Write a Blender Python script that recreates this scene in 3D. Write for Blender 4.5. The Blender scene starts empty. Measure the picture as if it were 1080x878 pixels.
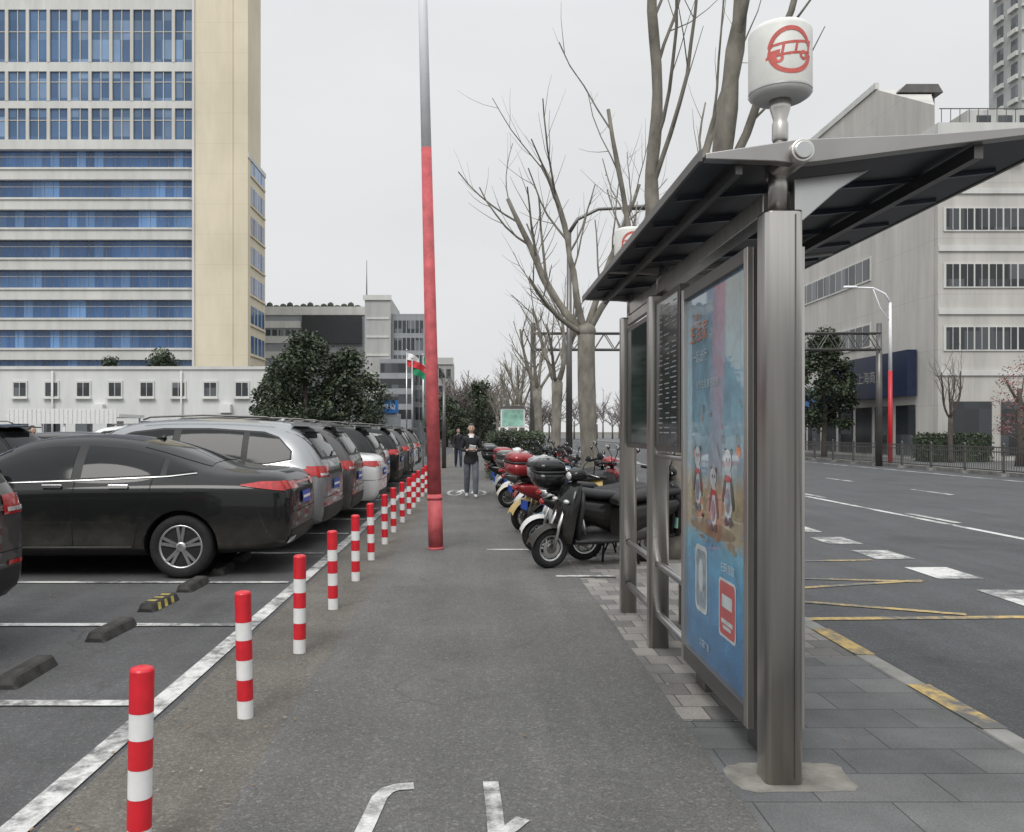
import bpy, bmesh, math, random
from math import sin, cos, pi, radians, sqrt, atan2
from mathutils import Vector, Matrix, Quaternion
from mathutils.bvhtree import BVHTree

scene = bpy.context.scene
COL = scene.collection

# ------------------------------------------------------------------ materials
def new_mat(name):
    m = bpy.data.materials.new(name); m.use_nodes = True
    nt = m.node_tree
    return m, nt, nt.nodes["Principled BSDF"]

def mixc(nt, fac, a, b, mode='MIX'):
    n = nt.nodes.new('ShaderNodeMix'); n.data_type = 'RGBA'; n.blend_type = mode
    for sock, v in ((n.inputs[0], fac), (n.inputs[6], a), (n.inputs[7], b)):
        if isinstance(v, bpy.types.NodeSocket): nt.links.new(v, sock)
        elif isinstance(v, (int, float)): sock.default_value = v
        else: sock.default_value = (v[0], v[1], v[2], 1)
    return n.outputs[2]

def ramp(nt, sock, pts):
    n = nt.nodes.new('ShaderNodeValToRGB')
    e = n.color_ramp.elements
    while len(e) < len(pts): e.new(0.5)
    for i, (p, c) in enumerate(pts):
        e[i].position = p
        e[i].color = (c, c, c, 1) if isinstance(c, (int, float)) else (c[0], c[1], c[2], 1)
    nt.links.new(sock, n.inputs[0])
    return n.outputs[0]

def noise(nt, scale, detail=4, rough=.55, coord='Object', stretch=None, dist=0):
    tc = nt.nodes.new('ShaderNodeTexCoord')
    out = tc.outputs[coord]
    if stretch:
        mp = nt.nodes.new('ShaderNodeMapping'); mp.inputs['Scale'].default_value = stretch
        nt.links.new(out, mp.inputs[0]); out = mp.outputs[0]
    n = nt.nodes.new('ShaderNodeTexNoise')
    n.inputs['Scale'].default_value = scale; n.inputs['Detail'].default_value = detail
    n.inputs['Roughness'].default_value = rough; n.inputs['Distortion'].default_value = dist
    nt.links.new(out, n.inputs['Vector'])
    return n.outputs['Fac']

def bump(nt, bs, h, strength=.3, dist=.01):
    b = nt.nodes.new('ShaderNodeBump'); b.inputs['Strength'].default_value = strength
    b.inputs['Distance'].default_value = dist
    nt.links.new(h, b.inputs['Height']); nt.links.new(b.outputs[0], bs.inputs['Normal'])

def sh(c, k): return tuple(max(0, min(1, v*k)) for v in c[:3])

def M(name, col, rough=.6, metal=0, var=.15, vscale=3, bmp=0, bscale=40, coat=0, spec=.5, stretch=None):
    m, nt, bs = new_mat(name)
    f = noise(nt, vscale, 5, stretch=stretch)
    r = ramp(nt, f, [(.3, sh(col, 1-var)), (.7, sh(col, 1+var))])
    nt.links.new(r, bs.inputs['Base Color'])
    bs.inputs['Roughness'].default_value = rough
    bs.inputs['Metallic'].default_value = metal
    bs.inputs['Specular IOR Level'].default_value = spec
    if coat:
        bs.inputs['Coat Weight'].default_value = coat
        bs.inputs['Coat Roughness'].default_value = .04
    if bmp:
        bump(nt, bs, noise(nt, bscale, 4), bmp, .01)
    return m

def asphalt(name, base, speck=.35, warm=(1, 1, 1), crack=True, dirt=.25, grain=110):
    m, nt, bs = new_mat(name)
    c = tuple(base*w for w in warm)
    f1 = noise(nt, grain, 3, .8)
    fine = ramp(nt, f1, [(.33, sh(c, 1-speck)), (.48, sh(c, .95)), (.60, sh(c, 1+speck*.6)), (.72, sh(c, 1+speck*2.4))])
    tc0 = nt.nodes.new('ShaderNodeTexCoord')
    v0 = nt.nodes.new('ShaderNodeTexVoronoi'); v0.inputs['Scale'].default_value = 75
    nt.links.new(tc0.outputs['Object'], v0.inputs['Vector'])
    sx = nt.nodes.new('ShaderNodeSeparateColor'); nt.links.new(v0.outputs['Color'], sx.inputs[0])
    stone = ramp(nt, sx.outputs[0], [(0, 1-speck*.7), (.5, 1), (.86, 1.05), (.95, 1+speck*1.6)])
    fine = mixc(nt, .7, fine, stone, 'MULTIPLY')
    f2 = noise(nt, .7, 6, .6)
    lg = ramp(nt, f2, [(.3, 1-dirt), (.7, 1+dirt*.6)])
    col = mixc(nt, 1, fine, lg, 'MULTIPLY')
    f3 = noise(nt, 3.3, 6, .7)
    st = ramp(nt, f3, [(.26, .70), (.42, 1), (.72, 1), (.85, 1.15)])
    col = mixc(nt, .9, col, st, 'MULTIPLY')
    f4 = noise(nt, .28, 5, .7, dist=.6)
    col = mixc(nt, .8, col, ramp(nt, f4, [(.36, .80), (.44, 1), (1, 1.02)]), 'MULTIPLY')
    f5 = noise(nt, 1.5, 4, .6, stretch=(2.2, .12, 1))
    col = mixc(nt, .8, col, ramp(nt, f5, [(.3, .84), (.7, 1.1)]), 'MULTIPLY')
    if crack:
        tc = nt.nodes.new('ShaderNodeTexCoord')
        nn = nt.nodes.new('ShaderNodeTexNoise'); nn.inputs['Scale'].default_value = 1.3; nn.inputs['Detail'].default_value = 6
        nt.links.new(tc.outputs['Object'], nn.inputs['Vector'])
        add = nt.nodes.new('ShaderNodeMixRGB'); add.blend_type = 'ADD'; add.inputs[0].default_value = .9
        nt.links.new(tc.outputs['Object'], add.inputs[1]); nt.links.new(nn.outputs['Color'], add.inputs[2])
        vo = nt.nodes.new('ShaderNodeTexVoronoi'); vo.feature = 'DISTANCE_TO_EDGE'; vo.inputs['Scale'].default_value = .33
        nt.links.new(add.outputs[0], vo.inputs['Vector'])
        ck = ramp(nt, vo.outputs['Distance'], [(0, .62), (.003, .85), (.006, 1)])
        msk = ramp(nt, noise(nt, .35, 2), [(.52, 0), (.6, 1)])
        col = mixc(nt, msk, col, mixc(nt, 1, col, ck, 'MULTIPLY'))
    nt.links.new(col, bs.inputs['Base Color'])
    bs.inputs['Roughness'].default_value = .85
    bs.inputs['Specular IOR Level'].default_value = .35
    bump(nt, bs, f1, .6, .007)
    return m

def paintmark(name, col, under, wear=.45):
    m, nt, bs = new_mat(name)
    f = noise(nt, 9, 8, .75)
    g = noise(nt, 1.2, 3)
    a = nt.nodes.new('ShaderNodeMath'); a.operation = 'ADD'
    nt.links.new(f, a.inputs[0]); nt.links.new(g, a.inputs[1])
    h = nt.nodes.new('ShaderNodeMath'); h.operation = 'MULTIPLY'; h.inputs[1].default_value = .5
    nt.links.new(a.outputs[0], h.inputs[0])
    r = ramp(nt, h.outputs[0], [(.0, 0), (wear, 0), (min(.99, wear+.12), 1)])
    c = ramp(nt, noise(nt, 60, 3), [(.3, sh(col, .78)), (.7, col)])
    nt.links.new(mixc(nt, r, under, c), bs.inputs['Base Color'])
    bs.inputs['Roughness'].default_value = .7
    return m

def pavers(name, c1, c2, mortar, bw, bh, rot=0):
    m, nt, bs = new_mat(name)
    tc = nt.nodes.new('ShaderNodeTexCoord')
    mp = nt.nodes.new('ShaderNodeMapping'); mp.inputs['Rotation'].default_value = (0, 0, rot)
    nt.links.new(tc.outputs['Object'], mp.inputs[0])
    b = nt.nodes.new('ShaderNodeTexBrick')
    b.inputs['Color1'].default_value = (*c1, 1); b.inputs['Color2'].default_value = (*c2, 1)
    b.inputs['Mortar'].default_value = (*mortar, 1)
    b.inputs['Scale'].default_value = 1; b.inputs['Mortar Size'].default_value = .004
    b.inputs['Brick Width'].default_value = bw; b.inputs['Row Height'].default_value = bh
    b.inputs['Bias'].default_value = -.1
    nt.links.new(mp.outputs[0], b.inputs['Vector'])
    st = ramp(nt, noise(nt, 1.4, 6, .65), [(.3, .62), (.7, 1.2)])
    col = mixc(nt, 1, b.outputs['Color'], st, 'MULTIPLY')
    fn = ramp(nt, noise(nt, 90, 3, .7), [(.3, .7), (.7, 1.3)])
    col = mixc(nt, .9, col, fn, 'MULTIPLY')
    nt.links.new(col, bs.inputs['Base Color'])
    bs.inputs['Roughness'].default_value = .8
    inv = nt.nodes.new('ShaderNodeMath'); inv.operation = 'SUBTRACT'; inv.inputs[0].default_value = 1
    nt.links.new(b.outputs['Fac'], inv.inputs[1])
    bump(nt, bs, inv.outputs[0], .6, .006)
    return m

def wallmat(name, col, streak=.2, pw=0, ph=0, line=.8):
    m, nt, bs = new_mat(name)
    f = noise(nt, 1.0, 6, .65, stretch=(1.1, 1.1, .16))
    c = ramp(nt, f, [(.3, sh(col, 1-streak)), (.68, sh(col, 1+streak*.3))])
    c = mixc(nt, .7, c, ramp(nt, noise(nt, .12, 4), [(.3, .85), (.7, 1.08)]), 'MULTIPLY')
    if ph:
        tc = nt.nodes.new('ShaderNodeTexCoord')
        sp = nt.nodes.new('ShaderNodeSeparateXYZ'); nt.links.new(tc.outputs['Object'], sp.inputs[0])
        def lines(sock, p):
            a = nt.nodes.new('ShaderNodeMath'); a.operation = 'PINGPONG'; a.inputs[1].default_value = p/2
            nt.links.new(sock, a.inputs[0])
            return ramp(nt, a.outputs[0], [(0, line), (.02, line), (.03, 1)])
        c = mixc(nt, 1, c, lines(sp.outputs[2], ph), 'MULTIPLY')
        if pw:
            xy = nt.nodes.new('ShaderNodeMath'); xy.operation = 'ADD'
            nt.links.new(sp.outputs[0], xy.inputs[0]); nt.links.new(sp.outputs[1], xy.inputs[1])
            c = mixc(nt, 1, c, lines(xy.outputs[0], pw), 'MULTIPLY')
    nt.links.new(c, bs.inputs['Base Color'])
    bs.inputs['Roughness'].default_value = .8
    return m

def glassmat(name, ca, cb, cell=(1.1, 1.1, 3.25), rough=.08, spec=.6):
    m, nt, bs = new_mat(name)
    tc = nt.nodes.new('ShaderNodeTexCoord')
    vm = nt.nodes.new('ShaderNodeVectorMath'); vm.operation = 'DIVIDE'; vm.inputs[1].default_value = cell
    nt.links.new(tc.outputs['Object'], vm.inputs[0])
    fl = nt.nodes.new('ShaderNodeVectorMath'); fl.operation = 'FLOOR'
    nt.links.new(vm.outputs[0], fl.inputs[0])
    wn = nt.nodes.new('ShaderNodeTexWhiteNoise'); nt.links.new(fl.outputs[0], wn.inputs['Vector'])
    lg = noise(nt, .15, 3)
    c = ramp(nt, wn.outputs['Value'], [(0, sh(ca, .7)), (.5, ca), (.85, cb), (1, sh(cb, 1.5))])
    c = mixc(nt, .8, c, ramp(nt, lg, [(.3, .65), (.7, 1.3)]), 'MULTIPLY')
    nt.links.new(c, bs.inputs['Base Color'])
    bs.inputs['Roughness'].default_value = rough
    bs.inputs['Specular IOR Level'].default_value = spec
    return m

MAT = {}
MAT['asph_park'] = asphalt('asphalt_parking', .092, .3, (1, 1, 1.02), dirt=.3)
MAT['asph_path'] = asphalt('asphalt_path', .125, .33, (1.02, 1, .97), dirt=.2, grain=95)
MAT['asph_strip'] = asphalt('asphalt_strip', .128, .32, (1.08, 1, .88), dirt=.35)
MAT['asph_road'] = asphalt('asphalt_road', .088, .3, (.98, 1, 1.05), dirt=.15)
MAT['earth'] = M('earth', (.12, .11, .09), .95, var=.3, vscale=.2)
MAT['white_mark'] = paintmark('white_marking', (.66, .66, .64), (.13, .13, .13), .43)
MAT['yellow_mark'] = paintmark('yellow_marking', (.60, .43, .15), (.12, .12, .12), .45)
MAT['pavers'] = pavers('pavers', (.115, .118, .12), (.155, .155, .155), (.06, .06, .058), .6, .3, 0)
MAT['bricks'] = pavers('brick_paving', (.30, .28, .26), (.11, .11, .11), (.07, .065, .06), .22, .22, 0)
MAT['kerb'] = M('kerb_stone', (.25, .245, .23), .85, var=.3, vscale=4, bmp=.3)
MAT['cement'] = M('cement', (.205, .195, .175), .9, var=.35, vscale=7, bmp=.5)
MAT['red_paint'] = M('red_paint', (.60, .018, .03), .35, var=.12, vscale=14, bmp=.05)
MAT['faded_red'] = M('faded_red_paint', (.50, .095, .105), .65, var=.25, vscale=8, bmp=.2)
MAT['white_paint'] = M('white_paint', (.74, .74, .73), .45, var=.08, vscale=14)
MAT['pole_white'] = M('pole_white_paint', (.82, .83, .86), .6, var=.06, vscale=4)
MAT['steel'] = M('brushed_steel', (.60, .58, .55), .34, 1, .14, 1.6, stretch=(14, 14, .4))
MAT['steel_dark'] = M('dark_steel', (.16, .155, .15), .4, .8, .15, 2)
MAT['steel_trim'] = M('trim_steel', (.55, .55, .54), .28, 1, .08, 3)
MAT['roof_dark'] = M('canopy_underside', (.035, .038, .045), .45, .2, .2, 2)
MAT['roof_panel'] = M('canopy_panel', (.05, .058, .075), .3, .3, .2, 2)
MAT['black'] = M('black_plastic', (.018, .018, .019), .5, var=.2, vscale=5, spec=.35)
MAT['rubber'] = M('rubber', (.02, .02, .021), .8, var=.3, vscale=12, spec=.3)
MAT['stop_rubber'] = M('stop_rubber', (.045, .043, .04), .85, var=.5, vscale=9, spec=.3, bmp=.3)
MAT['rim'] = M('alloy_rim', (.6, .6, .61), .3, .9, .08, 5)
MAT['rim_dark'] = M('dark_rim', (.05, .05, .05), .5, .5, .1, 5)
MAT['chrome'] = M('chrome', (.6, .6, .6), .16, 1, .03, 5)
MAT['car_glass'] = M('car_glass', (.012, .014, .015), .05, 0, .2, 2, spec=.25)
MAT['tail'] = M('tail_light', (.38, .010, .010), .12, 0, .35, 30, coat=.5)
MAT['tail_clear'] = M('lamp_clear', (.6, .6, .6), .1, .3, .2, 30, coat=.8)
MAT['plate'] = M('number_plate', (.03, .09, .42), .4, var=.1)
MAT['plate_g'] = M('number_plate_green', (.22, .45, .36), .4, var=.2, vscale=9)
MAT['seam'] = M('seam', (.004, .004, .004), .9)
def carpaint(n, c, metal=.35, spec=.3, coat=.8):
    # clear-coated paint with road dust gathering low on the body
    m, nt, bs = new_mat(n)
    tc = nt.nodes.new('ShaderNodeTexCoord'); sp = nt.nodes.new('ShaderNodeSeparateXYZ'); nt.links.new(tc.outputs['Object'], sp.inputs[0])
    nz = noise(nt, 4, 5, .65)
    a = nt.nodes.new('ShaderNodeMath'); a.operation = 'MULTIPLY_ADD'; a.inputs[1].default_value = -.5; nt.links.new(nz, a.inputs[0]); nt.links.new(sp.outputs[2], a.inputs[2])
    d = ramp(nt, a.outputs[0], [(0, .30), (.12, .16), (.4, .03), (1, .015)])
    nt.links.new(mixc(nt, d, c, (.22, .20, .17)), bs.inputs['Base Color'])
    rr = ramp(nt, d, [(0, .3), (.3, .7)]); nt.links.new(rr, bs.inputs['Roughness'])
    bs.inputs['Metallic'].default_value = metal; bs.inputs['Specular IOR Level'].default_value = spec
    cw = nt.nodes.new('ShaderNodeMath'); cw.operation = 'MULTIPLY_ADD'; cw.inputs[1].default_value = -1.6; cw.inputs[2].default_value = coat
    nt.links.new(d, cw.inputs[0]); nt.links.new(cw.outputs[0], bs.inputs['Coat Weight'])
    bs.inputs['Coat Roughness'].default_value = .035
    return m
PAINT = {
 'black': carpaint('paint_black', (.005, .006, .007), .0, .1, .6),
 'silver': carpaint('paint_silver', (.42, .43, .44), .6),
 'midgrey': carpaint('paint_mid_grey', (.26, .27, .28), .5),
 'grey': carpaint('paint_grey', (.06, .058, .058), .3),
 'white': carpaint('paint_white', (.66, .66, .66), 0),
 'brown': carpaint('paint_brown', (.04, .033, .031), .3),
 'blue': carpaint('paint_blue', (.02, .05, .16), .4),
 'red': carpaint('paint_red', (.27, .015, .02), .2),
 'ltblue': carpaint('paint_light_blue', (.07, .22, .36), 0),
 'yellow': carpaint('paint_yellow', (.58, .42, .14), 0),
 'cream': carpaint('paint_cream', (.60, .55, .44), 0),
 'green': carpaint('paint_green', (.02, .07, .05), .2),
}
MAT['bark'] = M('bark', (.185, .172, .145), .9, 0, .45, 5, bmp=.6, bscale=14, stretch=(1, 1, .5))
MAT['bark_dark'] = M('bark_dark', (.09, .075, .065), .9, 0, .3, 5)
MAT['twig_far'] = M('twigs_far', (.15, .13, .12), .95, 0, .25, 2)
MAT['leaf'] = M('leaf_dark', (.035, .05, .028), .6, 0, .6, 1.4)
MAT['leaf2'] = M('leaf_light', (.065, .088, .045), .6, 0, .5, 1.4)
MAT['leaf_red'] = M('leaf_red', (.28, .10, .10), .7, 0, .4, 2)
MAT['litter'] = M('dry_leaf', (.22, .14, .07), .9, 0, .4, 7)
MAT['skin'] = M('skin', (.52, .33, .25), .55, var=.06)
MAT['hair'] = M('hair', (.012, .010, .010), .4, var=.3, vscale=20)
MAT['eye'] = M('eye', (.02, .015, .01), .2)
MAT['lips'] = M('lips', (.40, .14, .13), .5)

# ------------------------------------------------------------------ mesh builder
class MB:
    def __init__(s): s.v = []; s.f = []; s.m = []; s.s = []; s.mats = []
    def mi(s, mat):
        if isinstance(mat, str): mat = MAT[mat]
        if mat not in s.mats: s.mats.append(mat)
        return s.mats.index(mat)
    def face(s, idx, mat, smooth=False):
        s.f.append(tuple(idx)); s.m.append(s.mi(mat)); s.s.append(smooth)
    def quad(s, pts, mat, smooth=False):
        b = len(s.v); s.v += [tuple(p) for p in pts]; s.face(range(b, b+len(pts)), mat, smooth)
    def box(s, x0, x1, y0, y1, z0, z1, mat, T=None):
        c = [(x, y, z) for x in (x0, x1) for y in (y0, y1) for z in (z0, z1)]
        if T is not None: c = [tuple(T @ Vector(p)) for p in c]
        b = len(s.v); s.v += c
        for q in ((0, 1, 3, 2), (4, 6, 7, 5), (0, 4, 5, 1), (2, 3, 7, 6), (0, 2, 6, 4), (1, 5, 7, 3)):
            s.face([b+i for i in q], mat)
    def rings(s, rings, mat, cap=True, smooth=True, closed=True):
        b = len(s.v); n = len(rings[0])
        for r in rings: s.v += [tuple(p) for p in r]
        for i in range(len(rings)-1):
            for j in range(n if closed else n-1):
                k = (j+1) % n
                s.face((b+i*n+j, b+i*n+k, b+(i+1)*n+k, b+(i+1)*n+j), mat, smooth)
        if cap:
            s.face([b+j for j in range(n)][::-1], mat)
            s.face([b+(len(rings)-1)*n+j for j in range(n)], mat)
    def tube(s, path, rad, n=8, mat='steel', cap=True):
        path = [Vector(p) for p in path]
        if not isinstance(rad, (list, tuple)): rad = [rad]*len(path)
        up = None; R = []
        for i, p in enumerate(path):
            d = (path[min(i+1, len(path)-1)]-path[max(i-1, 0)])
            if d.length < 1e-9: d = Vector((0, 0, 1))
            d.normalize()
            if up is None:
                a = Vector((0, 0, 1)) if abs(d.z) < .9 else Vector((1, 0, 0))
                up = (a - d*a.dot(d)).normalized()
            else:
                up = (up - d*up.dot(d))
                up = up.normalized() if up.length > 1e-6 else d.orthogonal().normalized()
            w = d.cross(up)
            R.append([p+(up*cos(2*pi*k/n)+w*sin(2*pi*k/n))*rad[i] for k in range(n)])
        s.rings(R, mat, cap)
    def lathe(s, prof, n, mat, T=None, cap=True):
        T = T or Matrix.Identity(4)
        s.rings([[T @ Vector((r*cos(2*pi*k/n), r*sin(2*pi*k/n), z)) for k in range(n)] for r, z in prof], mat, cap)
    def ell(s, c, r, mat, n=12, m=8, T=None):
        T = T or Matrix.Identity(4)
        R = []
        for i in range(m+1):
            a = -pi/2+pi*i/m; a = max(-pi/2+.02, min(pi/2-.02, a))
            R.append([T @ Vector((c[0]+r[0]*cos(a)*cos(2*pi*k/n), c[1]+r[1]*cos(a)*sin(2*pi*k/n), c[2]+r[2]*sin(a))) for k in range(n)])
        s.rings(R, mat, True)
    def grid(s, g, mat, smooth=True):
        idx = {}
        for i, row in enumerate(g):
            for j, p in enumerate(row):
                if p is not None: idx[i, j] = len(s.v); s.v.append(tuple(p))
        for i in range(len(g)-1):
            for j in range(len(g[0])-1):
                q = [(i, j), (i+1, j), (i+1, j+1), (i, j+1)]
                if all(k in idx for k in q): s.face([idx[k] for k in q], mat, smooth)
    def prism(s, poly, a0, a1, mat, axis='y'):
        def P(u, v, a): return (u, a, v) if axis == 'y' else ((a, u, v) if axis == 'x' else (u, v, a))
        s.rings([[P(u, v, a0) for u, v in poly], [P(u, v, a1) for u, v in poly]], mat, True, False)
    def mesh_in(s, me, mats, T=None):
        b = len(s.v); T = T or Matrix.Identity(4)
        s.v += [tuple(T @ v.co) for v in me.vertices]
        for p in me.polygons:
            s.face([b+i for i in p.vertices], mats[min(p.material_index, len(mats)-1)], p.use_smooth)
    def data(s, name):
        me = bpy.data.meshes.new(name)
        me.from_pydata(s.v, [], s.f)
        for m in s.mats: me.materials.append(m)
        me.polygons.foreach_set('material_index', s.m)
        me.polygons.foreach_set('use_smooth', s.s)
        me.update()
        return me
    def obj(s, name, parent=None, bevel=0, fixn=True):
        me = s.data(name)
        if fixn:
            bm = bmesh.new(); bm.from_mesh(me)
            bmesh.ops.recalc_face_normals(bm, faces=bm.faces); bm.to_mesh(me); bm.free()
        o = bpy.data.objects.new(name, me); COL.objects.link(o)
        if parent: o.parent = parent
        if bevel:
            md = o.modifiers.new('bevel', 'BEVEL'); md.width = bevel; md.segments = 2; md.limit_method = 'ANGLE'
            md.angle_limit = radians(50)
        return o

def empty(name, loc=(0, 0, 0)):
    o = bpy.data.objects.new(name, None); COL.objects.link(o); o.location = loc
    o.empty_display_size = .2
    return o

def obj_from(me, name, loc=(0, 0, 0), rz=0, sc=1, paint=None):
    o = bpy.data.objects.new(name, me); COL.objects.link(o)
    o.location = loc; o.rotation_euler = (0, 0, rz); o.scale = (sc, sc, sc) if not isinstance(sc, tuple) else sc
    if paint is not None:
        o.material_slots[0].link = 'OBJECT'; o.material_slots[0].material = paint
    return o

def bake(o):
    dg = bpy.context.evaluated_depsgraph_get(); dg.update()
    return bpy.data.meshes.new_from_object(o.evaluated_get(dg))
def kill(o):
    bpy.data.objects.remove(o, do_unlink=True)

# ------------------------------------------------------------------ ground
def sheet(name, x0, x1, y0, y1, z, mat):
    b = MB(); b.quad([(x0, y0, z), (x1, y0, z), (x1, y1, z), (x0, y1, z)], mat); return b.obj(name)
KX = 2.72
RZ = -.12
b = MB(); b.quad([(-900, -60, -.16), (900, -60, -.16), (900, 1500, -.16), (-900, 1500, -.16)], 'earth'); b.obj('ground')
sheet('parking_lot_asphalt', -80, -1.05, -8, 130, 0, MAT['asph_park'])
rnd = random.Random(4)
b = MB()
g = [[(-1.74+rnd.uniform(-.015, .015), -8+.4*i, .004), (-1.0, -8+.4*i, .004)] for i in range(170)]
b.grid(g, 'asph_strip', False); b.obj('verge_asphalt')
b = MB()
ys = [-8+.35*i for i in range(400)]
g = [[(-1.04+rnd.uniform(-.025, .025), y, .008), (0, y, .008), (1.15+rnd.uniform(-.008, .008), y, .008)] for y in ys]
b.grid(g, 'asph_path', False); b.obj('asphalt_path')
b = MB()
b.quad([(1.0, -8, 0), (KX, -8, 0), (KX, 5.9, 0), (1.0, 5.9, 0)], 'pavers')
b.quad([(1.0, 5.9, 0), (KX, 5.9, 0), (KX, 130, 0), (1.0, 130, 0)], 'bricks')
b.quad([(1.153, 4.6, .003), (1.60, 4.6, .003), (1.60, 5.9, .003), (1.153, 5.9, .003)], 'bricks')
b.obj('pavement')
b = MB()
y = -8
while y < 130:
    L = .99
    b.box(KX, KX+.14, y+.004, y+L-.004, -.15, .004, 'kerb'); y += 1.0
b.obj('kerb', bevel=.012)
b = MB()
for y0 in [1.2, 2.8, 4.47, 5.95, 7.6, 9.2]:
    b.box(KX+.002, KX+.144, y0, y0+.78, .0062, .0085, 'yellow_mark')
b.obj('kerb_yellow_paint')
sheet('road', KX+.14, 20.4, -20, 400, RZ, MAT['asph_road'])
b = MB()
b.box(20.4, 20.55, -20, 400, -.15, .02, 'kerb')
b.quad([(20.55, -20, .01), (60, -20, .01), (60, 400, .01), (20.55, 400, .01)], 'pavers')
b.obj('far_pavement')

b = MB()
def gl(b, pts, z, mat):
    b.quad([(x, y, z) for x, y in pts], mat)
def strip(b, x0, y0, x1, y1, w, z, mat):
    d = Vector((x1-x0, y1-y0)); d.normalize(); nx, ny = -d.y*w/2, d.x*w/2
    gl(b, [(x0-nx, y0-ny), (x1-nx, y1-ny), (x1+nx, y1+ny), (x0+nx, y0+ny)], z, mat)
strip(b, -1.84, -5, -1.84, 42, .13, .009, 'white_mark')
SL = [.9, 2.9, 4.89, 6.87, 8.8, 10.9, 13.0, 15.1, 17.2, 19.3, 21.4, 23.5, 25.6, 27.7, 29.8, 31.9, 34.0]
for y in SL:
    strip(b, -1.96, y, -7.0, y, .1, .009, 'white_mark')
b.obj('parking_bay_markings')
b = MB()
W = 'white_mark'
def ribbon(pts, w, z):
    L_ = []; R_ = []
    for i, p in enumerate(pts):
        a = Vector(pts[max(0, i-1)]); c = Vector(pts[min(len(pts)-1, i+1)]); d = (c-a).normalized()
        L_.append((p[0]-d.y*w/2, p[1]+d.x*w/2, z)); R_.append((p[0]+d.y*w/2, p[1]-d.x*w/2, z))
    b.grid([L_, R_], W, False)
ribbon([(-.27, 3.735), (-.34, 3.725), (-.385, 3.69), (-.41, 3.62), (-.43, 3.4), (-.47, 3.0), (-.5, 2.7)], .07, .013)
ribbon([(.075, 3.78), (.085, 3.5), (.095, 3.0)], .07, .013)
ribbon([(.09, 3.27), (.15, 3.34), (.2, 3.42)], .065, .0135)
ribbon([(.09, 3.30), (.2, 3.23), (.3, 3.2)], .06, .0145)
ribbon([(-.35, 3.0), (0, 3.0), (.35, 3.0)], .07, .0155)
for cx in (-.50, .12):
    ribbon([(cx+.17*cos(2*pi*k/24), 21.5+.8*sin(2*pi*k/24)) for k in range(25)], .07, .013)
ribbon([(-.45, 21.5), (-.3, 22.6), (0, 22.6), (.1, 21.4)], .08, .014)
ribbon([(-.3, 22.4), (-.2, 21.4)], .08, .016)
strip(b, .17, 11.2, .78, 11.2, .09, .013, W)
strip(b, .9, 9.15, 1.55, 9.15, .09, .013, W)
for y in (13.6, 16., 18.4): strip(b, .8, y, 1.12, y, .08, .013, W)
b.obj('path_markings')
b = MB()
Y = 'yellow_mark'; z = RZ+.006
strip(b, 8.75, -5, 8.75, 120, .15, z, W)
strip(b, 18.6, -5, 18.6, 300, .15, z, W)
for k in range(12):
    y0 = 2.2+1.5*k
    gl(b, [(5.4, y0), (5.4+.02, y0+.82), (5.95, y0+.82), (5.93, y0)], z, W)
for y in range(-4, 200, 6):
    strip(b, 12.9, y+2.5, 12.9, y+4.6, .14, z, W)
    strip(b, 9.05, y+1.6, 9.05, y+3.4, .16, z, W)
z2 = z+.001
strip(b, 2.95, 7.62, 6.6, 7.75, .11, z2, Y)
strip(b, 2.95, 8.55, 4.6, 7.8, .1, z2+.001, Y)
strip(b, 2.95, 8.95, 5.15, 9.6, .1, z2, Y)
strip(b, 2.95, 9.85, 5.1, 9.5, .1, z2+.001, Y)
strip(b, 2.95, 10.9, 5.3, 11.1, .1, z2, Y)
b.obj('road_markings')

b = MB()
def patchy(cx, cy, hx, hy, z, mat, seed, n=48):
    r = random.Random(seed); ph = [r.uniform(0, 6.28) for _ in range(4)]; pts = []
    for k in range(n):
        a = 2*pi*k/n; f = 1+.05*sin(2*a+ph[0])+.03*sin(5*a+ph[1])+.02*sin(11*a+ph[2])
        c_, s_ = cos(a), sin(a)
        pts.append((cx+hx*f*math.copysign(abs(c_)**.4, c_), cy+hy*f*math.copysign(abs(s_)**.4, s_), z))
    b.quad(pts, mat)
patchy(1.46, 3.86, .27, .17, .0015, 'cement', 1)
b.obj('cement_footing')
BY = [1.7, 3.15, 4.66, 6.02, 7.49, 8.91, 10.35, 11.8, 13.2, 14.65, 16.1, 17.5, 18.95, 20.4, 21.8, 23.2, 24.7]
# manhole cover set into the parking aisle and a service cover in the pavement
b = MB()
b.lathe([(.30, .0015), (.30, .006), (.27, .007), (.27, .004), (.001, .004)], 32, 'steel_dark', Matrix.Translation((-5.0, 7.7, 0)), False)
for i in range(-3, 4):
    w_ = sqrt(.065-(i*.07)**2) if .065 > (i*.07)**2 else .05
    b.box(-5.0-w_, -5.0+w_, 7.7+i*.07-.01, 7.7+i*.07+.01, .003, .009, 'steel_dark')
b.obj('manhole_cover')
b = MB(); r = random.Random(7)
for i in range(620):
    if r.random() < .7: x = r.uniform(-1.78, -.95); y = 2.5+22*r.random()**1.5
    else: x = r.uniform(-6, 2.6); y = 2.5+18*r.random()
    s = r.uniform(.005, .016); a = r.uniform(0, 6.28)
    q = [(x+s*cos(a+k*pi/2)*(1 if k % 2 else .5), y+s*sin(a+k*pi/2)*(1 if k % 2 else .5), .016+r.uniform(0, .005)) for k in range(4)]
    b.quad(q, 'litter' if r.random() < .6 else 'kerb')
b.obj('leaf_litter')

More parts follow.
